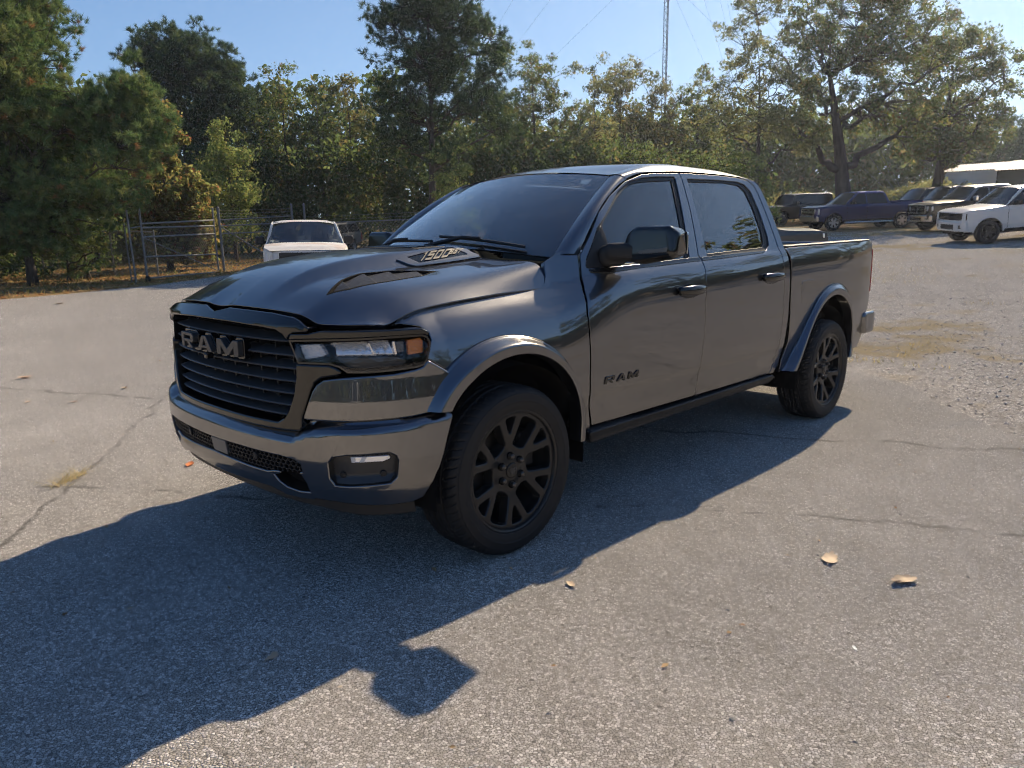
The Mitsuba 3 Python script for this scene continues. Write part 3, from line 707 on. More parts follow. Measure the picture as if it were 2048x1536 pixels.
cpan = Polygon([(.632, .752), (.664, .827), (.684, .876), (.702, .902), (.735, .925), (.785, .932), (.884, .938), (1.025, .942), (1.119, .953), (1.150, .961), (1.168, .980), (1.180, .984), (1.296, .914), (1.275, .89), (1.247, .854), (1.218, .80), (1.205, .766), (1.092, .756), (.982, .753), (.876, .751)])
bulge = lambda s, z: .012 * np.clip((.93 - z) / .1, 0, 1)
left_right(TK + "__bumper_corner", cpan, PA.f(bulge), OUTF, "m_paint", r=.010, depth=.04, res=.022)
# shelf between bumper and fascia, dark gaps behind everything
put(TK + "__front_core", *panel(sym([(0, 1.15), (.95, 1.12), (1.10, 1.0), (1.10, .42), (0, .42)]), PA.f(-.16), OUTF, r=.001, depth=.01, res=.06), "m_dark")

# bumper
zc = PC([0, .55, .60, .66, .72, .81, 1.06, 1.34], [.672, .668, .668, .690, .708, .717, .725, .747])
zt = PC([0, .56, .62, .68, .75, 1.06, 1.34], [.716, .716, .718, .752, .760, .768, .770])
def boff(s, z):
    a = np.abs(s); c = zc(np.minimum(a, 1.34))
    d = z - c
    up = np.where(d > -.014, -((np.maximum(d + .014, 0)) ** 2) * 26 - .35 * np.maximum(d, 0), 0)
    low = -.25 * np.clip(.60 - z, 0, 1) ** 1.3 - .16 * np.clip(.47 - z, 0, 1)
    return np.maximum(up, -.075) + low
bump_out = [(0, .718), (.56, .718), (.60, .720), (.63, .727), (.66, .744), (.70, .757), (.75, .762), (1.06, .770), (1.338, .772), (1.345, .748), (1.31, .65), (1.272, .528), (1.24, .46), (1.206, .40), (1.152, .386), (1.04, .389), (.9, .402), (.80, .415), (.695, .420), (.685, .412), (.614, .409), (.523, .409), (.470, .424), (.431, .432), (.285, .430), (0, .425)]
lower = sym([(0, .594), (.54, .594), (.615, .588), (.650, .572), (.656, .540), (.60, .532), (.48, .521), (.44, .511), (.30, .511), (0, .524)])
intake = Polygon([(.484, .500), (.534, .514), (.645, .524), (.668, .49), (.676, .449), (.616, .445), (.544, .455), (.509, .475)])
fogp = Polygon([(.790, .590), (.808, .614), (.873, .625), (1.040, .628), (1.068, .612), (1.078, .59), (1.073, .52), (1.045, .496), (.866, .492), (.81, .495), (.79, .525)])
bum = sym(bump_out).difference(unary_union([lower, intake, refl(intake), fogp, refl(fogp)]))
BK = TK + "__front_bumper"
put(BK, *panel(bum, PB.f(boff), OUTF, r=.007, depth=.05, res=.02), "m_paint")
put(BK + "__lower_grille", *panel(unary_union([lower, intake.buffer(.005), refl(intake).buffer(.005)]).buffer(.01), PB.f(lambda s, z: boff(s, z) - .06), OUTF, r=.001, depth=.01, res=.05), "m_dark")
# honeycomb mesh bars
bars = []
hx = .030
for i in range(-24, 25):
    for j in range(-1, 6):
        cx, cz = i * hx * 1.0 + (j % 2) * hx / 2, .505 + j * hx * .62
        for a in (90, 210, 330):
            p0 = np.array([cx, cz]); p1 = p0 + np.array([math.cos(math.radians(a)) * hx * .577, math.sin(math.radians(a)) * hx * .40])
            q = LineString([p0, p1]).buffer(.0022, cap_style=2).intersection(lower.buffer(.004))
            for g in geoms(q):
                c = ringpts(g.exterior.coords, 1)
                if len(c) < 3: continue
                P = PB.f(boff)(c[:, 0], c[:, 1]); Q = P + [.02, 0, 0]; P = P + [.012, 0, 0]
                k_ = len(c); e = np.arange(k_); e2 = (e + 1) % k_
                bars.append((np.vstack([P, Q]), np.vstack([np.c_[np.zeros(k_ - 2, int), np.arange(1, k_ - 1), np.arange(2, k_)], np.c_[e, e + k_, e2 + k_], np.c_[e, e2 + k_, e2]])))
put(BK + "__lower_grille__mesh", *cat(bars), m="m_plastic")
lab(BK + "__lower_grille__mesh", kind="stuff")
put(BK + "__radar_cover", *panel(Polygon([(-.016, .592), (.124, .593), (.128, .525), (-.004, .527)]), PB.f(lambda s, z: boff(s, z) - .004), OUTF, r=.003, depth=.02, res=.03), "m_radar")
for s0 in (-.28, .361):
    put(num(BK + "__parking_sensor"), *panel(Point(s0, .565).buffer(.017), PB.f(lambda s, z: boff(s, z) - .002), OUTF, r=.003, depth=.02, res=.01), "m_plastic")
left_right(BK + "__fog_lamp_bezel", fogp.buffer(.012), PB.f(lambda s, z: boff(s, z) - .045 + .03 * np.clip((.53 - z) / .04, 0, 1)), OUTF, "m_trim", [
    ("lamp", Polygon([(.878, .614), (1.046, .612), (1.053, .597), (1.020, .586), (.882, .588)]), PB.f(lambda s, z: boff(s, z) - .028), "m_reflector", dict(r=.004, depth=.01, res=.015)),
    ("lamp_cell", Polygon([(.878, .614), (.90, .614), (.90, .588), (.882, .588)]), PB.f(lambda s, z: boff(s, z) - .025), "m_white_led", dict(r=.002, depth=.01, res=.015)),
    ("lamp_cell", Polygon([(.93, .614), (.952, .614), (.935, .588), (.915, .588)]), PB.f(lambda s, z: boff(s, z) - .024), "m_white_led", dict(r=.002, depth=.01, res=.015)),
    ("sensor", Point(.833, .528).buffer(.015), PB.f(lambda s, z: boff(s, z) - .036), "m_plastic", dict(r=.003, depth=.02, res=.01)),
    ("sensor", Point(1.02, .528).buffer(.015), PB.f(lambda s, z: boff(s, z) - .036), "m_plastic", dict(r=.003, depth=.02, res=.01)),
], r=.004, depth=.02, res=.02)
put(TK + "__air_dam", *panel(sym([(0, .428), (.4, .43), (.70, .415), (1.04, .385), (1.175, .388), (1.182, .33), (.923, .345), (.70, .37), (0, .385)]), PB.f(lambda s, z: -.075 - .0 * s), OUTF, r=.004, depth=.02, res=.03), "m_plastic")

# sills, arch liners, underbody
pair(TK + "__sill", panel(Polygon([(.60, .466), (2.72, .486), (2.80, .47), (2.72, .425), (.64, .40)]), lambda x, z: np.stack([x, -(.945 + .02 * np.clip((z - .42) / .05, 0, 1)), z], -1), OUTL, r=.010, depth=.06), "m_plastic")
def liner(cx, r0):
    th = np.linspace(-.15, PI + .15, 33)
    V, F = [], []
    prof = [(-.985, 0), (-.80, .012), (-.60, .0), (-.60, -.30)]
    for t in th:
        for y, dr_ in prof:
            rr = r0 + dr_
            V.append((cx + rr * math.cos(t), y, .405 + rr * math.sin(t)))
    n, k = len(th), len(prof)
    F = [(i * k + j, (i + 1) * k + j, (i + 1) * k + j + 1) for i in range(n - 1) for j in range(k - 1)] + [(i * k + j, (i + 1) * k + j + 1, i * k + j + 1) for i in range(n - 1) for j in range(k - 1)]
    V, F = np.array(V), np.array(F)
    m = trimesh.Trimesh(V, F, process=False)
    return V, F, np.array(m.vertex_normals)
for cx, r0 in ((.02, .50), (3.60, .52)):
    pair(TK + "__arch_liner", liner(cx, r0), "m_dark")
under = cat([bx(-.60, 4.7, -.48, .48, .34, .62), bx(.55, 2.95, -.90, .90, .47, .60), bx(.50, 2.90, -.88, .88, .60, 1.0) , bx(-.62, .5, -.52, .52, .6, 1.12), bx(-.12, .12, -.75, .75, .30, .42), bx(3.55, 3.79, -.75, .75, .31, .47), bx(4.2, 4.75, -.8, .8, .46, .75)])
put(TK + "__chassis", *under, m="m_dark")
# dark shell behind the shut lines
sh = []
for x0, x1, z0, z1 in ((.50, 2.87, .50, 1.22), (-.30, .62, 1.02, 1.16), (2.86, 4.70, 1.02, 1.30), (4.16, 4.70, .55, 1.05)):
    V, F, N = grid_surf(fside(-.045), np.linspace(x0, x1, 12), np.linspace(z0, z1, 8), OUTL)
    sh += [(V, F), (V * [1, -1, 1], F[:, ::-1])]
for q in sh:
    put(num(TK + "__inner_shell"), *q, m="m_dark")
# exhaust
put(TK + "__exhaust", *tube([(2.1, -.35, .36), (3.2, -.5, .36), (4.3, -.55, .40), (4.72, -.62, .44)], .04, 10), m="m_steel")

# cabin
dash = panel(sym([(0, .45), (.70, .70), (.80, .80), (.80, 1.02), (0, 1.02)]), lambda s, x: np.stack([x, -s, 1.355 - .06 * np.clip(x - .6, 0, 1) + .0 * s], -1), (0, 0, 1), r=.03, depth=.30, res=.06)
put(TK + "__dashboard", *dash, "m_interior")
wheel_m = trimesh.creation.torus(.185, .015, 40, 10)
wv = mv((np.array(wheel_m.vertices), np.array(wheel_m.faces)), ry(-1.15), (1.16, -.40, 1.24))
hub = mv(rbox(-.06, .06, -.075, .075, -.02, .02, .015), ry(-1.15), (1.16, -.40, 1.24))
put(TK + "__steering_wheel", *cat([wv, hub, tube([(1.16, -.56, 1.25), (1.16, -.24, 1.25)], .014, 6), tube([(1.16, -.40, 1.24), (.98, -.40, 1.14)], .03, 6)]), m="m_interior")
def seat(x, y, w, key):
    put(key, *cat([mv(rbox(-.10, .10, -w, w, 0, .62, .05), ry(.22), (x, y, .98)), rbox(x - .55, x + .02, y - w, y + w, .86, 1.02, .05)]), m="m_seat")
    for yy in ((y,) if w < .4 else (y - .45, y, y + .45)):
        put(num(key + "__headrest"), *mv(rbox(-.06, .06, -.14, .14, 0, .20, .045), ry(.12), (x + .16, yy, 1.60)), m="m_seat")
        put(num(key + "__headrest_post"), *tube([(x + .14, yy - .06, 1.56), (x + .155, yy - .06, 1.64)], .007, 6), m="m_steel")
seat(1.62, -.42, .27, TK + "__front_seat"); seat(1.62, .42, .27, TK + "__front_seat_001"); seat(2.52, 0, .70, TK + "__rear_seat")
put(TK + "__headliner", *grid_surf(lambda v, u: roofp(.02 + .96 * v, u * .95) - [0, 0, .035], np.linspace(0, 1, 16), np.linspace(-.93, .93, 20), (0, 0, -1)), "m_seat")
put(TK + "__rear_view_mirror", *rbox(1.00, 1.03, -.13, .13, 1.66, 1.735, .012), m="m_interior")

# wheels
def wheel(key, t, mirrored=False):
    """hub at t; the outer face looks to -y"""
    s = np.array([1, -1 if mirrored else 1, 1.0])
    def P(k, m, mat, smooth=30):
        V, F = m
        tm(k, trimesh.Trimesh(V * s + t, F[:, ::-1] if mirrored else F, process=False), mat, smooth)
    # tyre: radius .4075, width .285, outer sidewall at y = -.1425
    grooves = [(-.105, .004), (-.060, .010), (-.052, .010), (-.013, .010), (-.005, .010)]
    prof = [(.288, -.118), (.296, -.133), (.312, -.138), (.335, -.1425), (.360, -.1415), (.378, -.136), (.388, -.130), (.396, -.120), (.402, -.106)]
    ys = np.linspace(-.100, .100, 41)
    tread = [(.4075 - .10 * y * y * 3 - (.011 if min(abs(abs(y) - g) for g in (.018, .064)) < .0045 else 0), y) for y in ys]
    prof = prof + tread + [(r, -y) for r, y in prof[::-1]]
    prof = np.array(prof)
    kseg = 360
    V, F = revolve(prof, kseg)
    V = V.reshape(kseg, len(prof), 3)
    rad = np.hypot(V[..., 0], V[..., 2])
    i = np.arange(kseg)[:, None]
    y = prof[:, 1][None]
    ph = (i + np.where(y < 0, 2, 0) + np.round(np.abs(y) * 60).astype(int)) % 6
    sipe = ((ph == 0) & (np.abs(y) > .070) & (np.abs(y) < .134) & (prof[:, 0][None] > .386)) * .006 + ((ph == 3) & (np.abs(y) < .060)) * .003
    V = V * (1 - sipe / rad)[..., None] * [1, 0, 1] + V * [0, 1, 0]
    P(key + "__tyre", (V.reshape(-1, 3), F), "m_tyre", 35)
    # raised sidewall rings
    P(key + "__tyre__sidewall_band", revolve([(.333, -.1415), (.337, -.1445), (.372, -.1415), (.374, -.1385)], 96), "m_tyre", 35)
    # barrel and rim lip
    lip = [(.300, -.112), (.3005, -.124), (.296, -.130), (.288, -.131), (.281, -.127), (.275, -.112), (.268, -.085), (.255, -.05), (.245, .02), (.24, .10), (.262, .12), (.262, .11)]
    P(key + "__rim", revolve(lip, 120), "m_wheel", 35)
    # spokes: six double spokes around a hub, cut from a disc
    disc = Point(0, 0).buffer(.287, 48)
    cuts = []
    for k in range(6):
        a0 = math.radians(64 + 60 * k)
        def polar(rr, aa): return (rr * math.cos(a0 + math.radians(aa)), rr * math.sin(a0 + math.radians(aa)))
        u = Polygon([polar(.124, -20), polar(.110, -8), polar(.110, 8), polar(.124, 20), polar(.172, 16.5), polar(.255, 13.2), polar(.262, 7), polar(.262, -7), polar(.255, -13.2), polar(.172, -16.5)]).buffer(-.0165).buffer(.013)
        v = Polygon([polar(.172, 30), polar(.200, 25.5), polar(.257, 22), polar(.262, 26), polar(.262, 34), polar(.257, 38), polar(.200, 34.5)]).buffer(-.008).buffer(.006)
        cuts += [u, v]
    spk = disc.difference(unary_union(cuts))
    def dish(xx, zz):
        r = np.hypot(xx, zz)
        y0 = -.118 + .030 * np.clip((.28 - r) / .18, 0, 1) ** 1.5 - .012 * np.exp(-(r / .07) ** 4) + .004 * np.clip((r - .27) / .02, 0, 1)
        return np.stack([xx, y0, zz], -1)
    V, F, N = panel(spk, dish, (0, -1, 0), r=.010, depth=.045, res=.016)
    if mirrored:
        put(key + "__spokes", V * s + t, F[:, ::-1], N * s, "m_wheel")
    else:
        put(key + "__spokes", V + t, F, N, "m_wheel")
    P(key + "__centre_cap", revolve([(.0, -.106), (.030, -.106), (.036, -.103), (.040, -.095), (.040, -.07)], 48), "m_wheel")
    head = unary_union([Polygon([(-.010, -.018), (.010, -.018), (.014, .0), (.012, .012), (-.012, .012), (-.014, 0)]), Point(-.015, .006).buffer(.010).difference(Point(-.015, .004).buffer(.004)), Point(.015, .006).buffer(.010).difference(Point(.015, .004).buffer(.004))])
    E_, Ef = extrude(head, .003)
    E_ = E_[:, [0, 2, 1]] * [1, -1, 1] + [0, -.1055, 0]
    P(key + "__centre_cap__emblem", (E_, Ef), "m_trim")
    for k in range(6):
        a = math.radians(34 + 60 * k)
        c = np.array([.07 * math.cos(a), 0, .07 * math.sin(a)])
        nut = revolve([(0, -.118), (.008, -.117), (.0125, -.112), (.0135, -.10), (.0135, -.07)], 12)
        P(num(key + "__lug_nut"), mv(nut, None, c), "m_radar" if 0 else "m_brake")
        P(num(key + "__lug_seat"), mv(revolve([(.0145, -.092), (.019, -.0975), (.019, -.07)], 16), None, c), "m_gloss_black")
    P(key + "__brake_disc", revolve([(.06, -.01), (.178, -.01), (.178, .015), (.06, .015)], 48), "m_brake")
    cal = rbox(-.05, .05, -.045, .045, -.09, .09, .015)
    P(key + "__brake_caliper", mv(cal, None, (.165, .0, .06)), "m_plastic")
for i, (x, mr) in enumerate(((0, 0), (3.672, 0), (0, 1), (3.672, 1))):
    y = -.870 if not mr else .870
    wheel(num(TK + "__wheel"), np.array([x, y, .404]), bool(mr))
# ------------------------------------------------------------------ ground
_fx = PC([-300, 2, 7, 12, 20, 30, 36, 43, 50, 57, 75, 120, 400], [0, 0, .03, .15, .60, 1.10, 1.66, 2.0, 2.4, 2.95, 4.2, 7, 12])
_gy = PC([-300, 10, 22, 30, 50, 100, 400], [0, 0, .17, .22, .35, .6, 1])
def zg(x, y):
    return _fx(np.clip(x, -300, 400)) + _gy(np.clip(y, -300, 400))
def terrain(xs, ys, lift=0.0):
    X, Y = np.meshgrid(xs, ys, indexing="ij")
    V = np.c_[X.ravel(), Y.ravel(), (zg(X, Y) + lift).ravel()]
    nx, ny = X.shape
    i = (np.arange(nx - 1)[:, None] * ny + np.arange(ny - 1)[None]).ravel()
    F = np.vstack([np.c_[i, i + ny, i + ny + 1], np.c_[i, i + ny + 1, i + 1]])
    return V, F, np.array(trimesh.Trimesh(V, F, process=False).vertex_normals)
def asphalt_col(p, n, uv):
    v1, v2, w = voronoi(p.x * 100, p.y * 100)
    a1, a2, w2 = voronoi(p.x * 210 + 7, p.y * 210)
    big = fbm(p.x * .55, p.y * .55, 0, 4)
    med = fbm(p.x * 5, p.y * 5, 3, 3)
    stone = 0.50 + 0.80 * w * w + 0.25 * (w2 - .5)
    gap = smoothstep(0.03, 0.26, v2 - v1)
    t = stone * (0.26 + 0.80 * gap) * (0.86 + 0.28 * big) * (0.86 + 0.28 * med)
    # a worn seam on the left and cracks on the right, where the paving lanes meet
    wob = (fbm(p.x * 3, p.y * 3, 9, 3) - .5) * .16
    d1 = dr.abs((p.x * 0.834 - p.y * 0.552) + 1.918 + wob)
    d2 = dr.abs((p.x * 0.816 + p.y * 0.578) - 0.03 + wob * 1.3 + (fbm(p.x * .9, p.y * .9, 2, 2) - .5) * .22 + .0)
    d3 = dr.abs((p.x * 0.89 + p.y * 0.456) - 2.10 + wob * 1.5)
    frag = smoothstep(.42, .62, fbm(p.x * 6, p.y * 6, 5, 3))
    c1 = (1 - smoothstep(.004, .032, d1)) * (.35 + .65 * frag)
    c2 = (1 - smoothstep(.003, .030, d2)) * frag
    c3 = (1 - smoothstep(.006, .045, d3)) * (.25 + .75 * frag)
    t = t * (1 - .60 * dr.maximum(c1, dr.maximum(c2, c3)))
    return mix((.515, .485, .44), (.50, .483, .465), w) * t
def asphalt_h(p, n, uv):
    v1, v2, w = voronoi(p.x * 100, p.y * 100)
    return smoothstep(0.0, 0.35, v2 - v1) * (.5 + .5 * w) + .6 * noise(p.x * 220, p.y * 220)
M["m_asphalt"] = {"type": "bumpmap", "height": proc(asphalt_h, 2e-3), "scale": 0.0045,
                  "bsdf": pr(proc(asphalt_col), .82, spec=.35)}
def soil_col(p, n, uv):
    b = fbm(p.x * .25, p.y * .25, 1, 4); m = fbm(p.x * 2.2, p.y * 2.2, 4, 4); f = noise(p.x * 40, p.y * 40)
    v1, v2, w = voronoi(p.x * 34, p.y * 34)
    u1, u2, w2 = voronoi(p.x * 71 + 3, p.y * 71)
    chip = (.45 + .75 * w) * (.35 + .65 * smoothstep(.02, .30, v2 - v1)) * (.7 + .6 * w2)
    gravel = mix((.45, .42, .385), (.50, .48, .455), w2) * chip * (.80 + .4 * m)
    grass = mix((.17, .125, .055), (.24, .19, .10), m) * (.7 + .6 * f)
    litter = mix((.26, .15, .075), (.17, .12, .05), m) * (.65 + .7 * f)
    green = mix((.09, .10, .03), (.15, .14, .06), f)
    lot = smoothstep(.5, 4.5, p.x - 3.5 - (p.y - 5.) * .55 + (m - .5) * 2.0) * (1 - smoothstep(34, 40, p.x + .25 * p.y + (m - .5) * 5))
    tuft = smoothstep(.52, .68, b * .6 + m * .4)
    c = mix(mix(litter, grass, smoothstep(.4, .6, b)), mix(gravel, grass, tuft * .85), lot)
    hill = smoothstep(54, 66, p.x) * (1 - smoothstep(110, 150, p.x))
    c = mix(c, mix((.30, .17, .09), (.24, .17, .08), m), hill)
    strip = smoothstep(20, 22, p.y) * (1 - smoothstep(24, 40, p.x))
    return mix(c, mix(litter, mix(grass, green, .35), smoothstep(.45, .65, m)), strip * (1 - lot))
def soil_h(p, n, uv):
    v1, v2, w = voronoi(p.x * 34, p.y * 34)
    return smoothstep(.0, .4, v2 - v1) * (.4 + .6 * w)
M["m_soil"] = {"type": "bumpmap", "height": proc(soil_h, 4e-3), "scale": .008, "bsdf": pr(proc(soil_col), .95, spec=.2)}
put("ground", *terrain(np.r_[np.linspace(-300, -12, 20), np.linspace(-10, 70, 90), np.linspace(75, 420, 30)], np.r_[np.linspace(-300, -12, 20), np.linspace(-10, 50, 70), np.linspace(55, 400, 30)], -.004), "m_soil")
lab("ground", "gravel, dry grass and leaf litter ground around the lot", "ground", kind="structure")
# the asphalt: its far edge runs from the left to the gate, its right edge past the rear wheel
lot_poly = Polygon([(-60, -60), (3.1, -60), (3.3, -9), (3.75, -4.0), (3.95, -2.35), (4.6, -1.7), (5.6, -1.0), (6.6, .4), (7.8, 4), (9.6, 10), (11.4, 16), (13.2, 20.5), (13.8, 24.0), (11.6, 24.1), (9.2, 22.6), (6.5, 20.6), (3.0, 18.9), (-2, 17.6), (-30, 12), (-60, 5)])
rngA = np.random.default_rng(3)
ex = ringpts(lot_poly.exterior.coords, .35)
ex = ex + (meshkit.fbm(np.c_[ex * 1.3, ex[:, :1] * 0], 3)[:, None] - .5) * .30
lot_poly = Polygon(ex).buffer(0)
pts = [ex]
gx, gy = np.meshgrid(np.arange(-14, 15, .8), np.arange(-12, 26, .8)); g1 = np.c_[gx.ravel(), gy.ravel()]
gx, gy = np.meshgrid(np.arange(-60, 4, 5.), np.arange(-60, 16, 5.)); g2 = np.c_[gx.ravel(), gy.ravel()]
g2 = g2[(g2[:, 0] < -14) | (g2[:, 1] < -12)]
gp = np.vstack([g1, g2]); gp = gp[shapely.contains_xy(lot_poly.buffer(-.3), gp[:, 0], gp[:, 1])]
P2 = np.vstack([ex, gp]); tri = Delaunay(P2).simplices
c_ = P2[tri].mean(1); tri = tri[shapely.contains_xy(lot_poly, c_[:, 0], c_[:, 1])]
t_ = P2[tri]; cc = np.cross(t_[:, 1] - t_[:, 0], t_[:, 2] - t_[:, 0]) > 0
tri = np.where(cc[:, None], tri, tri[:, ::-1])
V = np.c_[P2, zg(P2[:, 0], P2[:, 1])]
put("asphalt", V, tri, np.array(trimesh.Trimesh(V, tri, process=False).vertex_normals), "m_asphalt")
lab("asphalt", "weathered light grey asphalt of the car park", "pavement", kind="structure")

def stones(n, sampler, size, seed):
    r = np.random.default_rng(seed)
    xy = sampler(r, n)
    base = np.array([[1, 0, 0], [-1, 0, 0], [0, 1, 0], [0, -1, 0], [0, 0, 1], [0, 0, -1.0]])
    f = np.array([[0, 2, 4], [2, 1, 4], [1, 3, 4], [3, 0, 4], [2, 0, 5], [1, 2, 5], [3, 1, 5], [0, 3, 5]])
    n = len(xy)
    s = size * r.lognormal(0, .35, n)
    A = base[None] * (1 + .45 * (r.random((n, 6, 1)) - .5)) * s[:, None, None] * np.stack([np.ones(n), .6 + .4 * r.random(n), .28 + .2 * r.random(n)], -1)[:, None]
    th = r.random(n) * 2 * PI
    c, q = np.cos(th)[:, None], np.sin(th)[:, None]
    B = np.stack([A[..., 0] * c - A[..., 1] * q, A[..., 0] * q + A[..., 1] * c, A[..., 2]], -1)
    B[..., 2] += .2 * B[..., 0] * (r.random((n, 1)) - .5)
    B += np.c_[xy, zg(xy[:, 0], xy[:, 1]) + s * .25][:, None]
    F = (f[None] + (np.arange(n) * 6)[:, None, None]).reshape(-1, 3)
    g = .26 + .24 * r.random((n, 1))
    col = np.repeat(g * (np.array([[1.03, 1.0, .96]]) + .07 * (r.random((n, 3)) - .5)), 6, 0)
    return B.reshape(-1, 3), F, col
M["m_vc"] = two({"type": "principled", "base_color": {"type": "mesh_attribute", "name": "vertex_color"}, "roughness": .85, "specular": .25})
def lot_sampler(r, n):
    d = r.random(n) ** 1.9
    x = 3.2 + d * 20; y = -6 + r.random(n) * (7 + d * 14)
    xy = np.c_[x, y]
    return xy[~shapely.contains_xy(lot_poly.buffer(-.25), x, y) & (r.random(n) < .85) & (shapely.distance(shapely.points(x, y), lot_poly) > r.random(n) ** 2 * 2.2)]
V, F, C = stones(40000, lot_sampler, .0105, 5)
put("gravel", V, F, None, "m_vc", C)
lab("gravel", "loose grey gravel stones scattered over the lot", "gravel", kind="stuff")
# a few loose chips on the asphalt itself
V, F, C = stones(420, lambda r, n: np.c_[-2.2 + r.random(n) * 6, -3.1 + r.random(n) * 6], .006, 6)
put("loose_chips", V, F, None, "m_vc", C * .55)
lab("loose_chips", "small dark stone chips lying loose on the asphalt", "stone chips", kind="stuff")

# dry leaves and grass on the verge before the fence
def flakes(xyz, size, r, pal, up=.6):
    n = len(xyz)
    nn = r.normal(size=(n, 3)) * (1 - up) + [0, 0, up]; nn /= np.linalg.norm(nn, axis=1, keepdims=True)
    return leaves(xyz, nn, size, r, pal)
def leaves(c, nrm, size, r, pal, jitter=.35):
    n = len(c)
    a = r.normal(size=(n, 3)); a -= nrm * (a * nrm).sum(1, keepdims=True); a /= np.linalg.norm(a, axis=1, keepdims=True) + 1e-9
    b = np.cross(nrm, a)
    s = (size * (1 + jitter * r.normal(size=n)).clip(.4, 2))[:, None]
    V = np.stack([c - a * s, c + b * s * .55 + nrm * s * .18, c + a * s, c - b * s * .55 + nrm * s * .18], 1).reshape(-1, 3)
    i = np.arange(n)[:, None] * 4
    F = np.vstack([i + [0, 1, 2], i + [0, 2, 3]])
    cols = np.array([p[:3] for p in pal]); w = np.array([p[3] for p in pal], float); w /= w.sum()
    k = r.choice(len(pal), n, p=w)
    C = cols[k] * (.95 + .8 * r.random((n, 1)))
    return V, F, np.repeat(C, 4, 0)
def blades(xyz, h, w, r, pal, lean=.5):
    n = len(xyz)
    th = r.random(n) * 2 * PI
    t = np.c_[np.cos(th), np.sin(th), np.zeros(n)] * w / 2
    top = np.c_[r.normal(size=(n, 2)) * lean, np.ones(n)] * (h * (.5 + r.random(n)))[:, None]
    V = np.stack([xyz - t, xyz + t, xyz + top], 1).reshape(-1, 3)
    F = np.arange(3 * n).reshape(-1, 3)
    cols = np.array([p[:3] for p in pal]); ww = np.array([p[3] for p in pal], float); ww /= ww.sum()
    C = cols[r.choice(len(pal), n, p=ww)] * (.7 + .6 * r.random((n, 1)))
    return V, F, np.repeat(C, 3, 0)
M["m_leaf"] = {"type": "principledthin", "base_color": {"type": "mesh_attribute", "name": "vertex_color"}, "roughness": .45, "spec_trans": 0.0, "diff_trans": 1.1, "eta": 1.4}
M["m_needle"] = {"type": "principledthin", "base_color": {"type": "mesh_attribute", "name": "vertex_color"}, "roughness": .4, "spec_trans": 0.0, "diff_trans": 0.7, "eta": 1.4}
r = np.random.default_rng(11)
n = 26000
xy = np.c_[-6 + r.random(n) * 34, 17.5 + r.random(n) * 18]
xy = xy[~shapely.contains_xy(lot_poly.buffer(.05), xy[:, 0], xy[:, 1])]
p = np.c_[xy, zg(xy[:, 0], xy[:, 1]) + .015]
V, F, C = flakes(p[:9000], .07, r, [(.33, .19, .09, 3), (.24, .13, .06, 3), (.40, .28, .15, 2), (.28, .20, .05, 1)], .75)
put("leaf_litter", V, F, None, "m_leaf", C); lab("leaf_litter", "brown fallen leaves on the verge before the fence", "leaves", kind="stuff")
V, F, C = blades(p[9000:], .13, .02, r, [(.36, .27, .12, 4), (.22, .20, .06, 2), (.14, .16, .045, 2)])
n2 = 26000
d = r.random(n2) ** 1.2
q = np.c_[4 + d * 36, -4 + r.random(n2) * (8 + 22 * d)]
kp = (meshkit.fbm(np.c_[q * .22, q[:, :1] * 0], 4, 2) > .56) & ~shapely.contains_xy(lot_poly.buffer(.1), q[:, 0], q[:, 1])
q = q[kp]
V2, F2, C2 = blades(np.c_[q, zg(q[:, 0], q[:, 1])], .045, .012, r, [(.36, .29, .13, 4), (.24, .22, .07, 3)])
put("dry_grass", np.vstack([V, V2]), np.vstack([F, F2 + len(V)]), None, "m_leaf", np.vstack([C, C2])); lab("dry_grass", "patches of dry straw coloured grass on the verge and in the gravel", "grass", kind="stuff")

# ------------------------------------------------------------------ trees
def bark_col(p, n, uv):
    return mix((.055, .045, .038), (.12, .10, .085), fbm(p.x * 9, p.y * 9, p.z * 2.2, 4))
M["m_bark"] = pr(proc(bark_col), .95, spec=.15)
LAT = np.array([.695, -.719, 0]); DEP = np.array([.719, .695, 0])
def needles(c, axis, ln, w, k, r, pal):
    n = len(c)
    d = r.normal(size=(n, k, 3)); d /= np.linalg.norm(d, axis=2, keepdims=True)
    d = d + axis[:, None] * .75 + [0, 0, .15]; d /= np.linalg.norm(d, axis=2, keepdims=True)
    s = np.cross(d, r.normal(size=(n, k, 3))); s /= np.linalg.norm(s, axis=2, keepdims=True) + 1e-9
    L = ln * (.75 + .5 * r.random((n, k, 1)))
    b = c[:, None] + axis[:, None] * (ln * .8 * (r.random((n, k, 1)) - .5))
    V = np.stack([b - s * w / 2, b + s * w / 2, b + d * L], 2).reshape(-1, 3)
    F = np.arange(n * k * 3).reshape(-1, 3)
    cols = np.array([q[:3] for q in pal]); ww = np.array([q[3] for q in pal], float); ww /= ww.sum()
    C = cols[r.choice(len(pal), n, p=ww)] * (1.0 + .7 * r.random((n, 1)))
    return V, F, np.repeat(C, k * 3, 0)
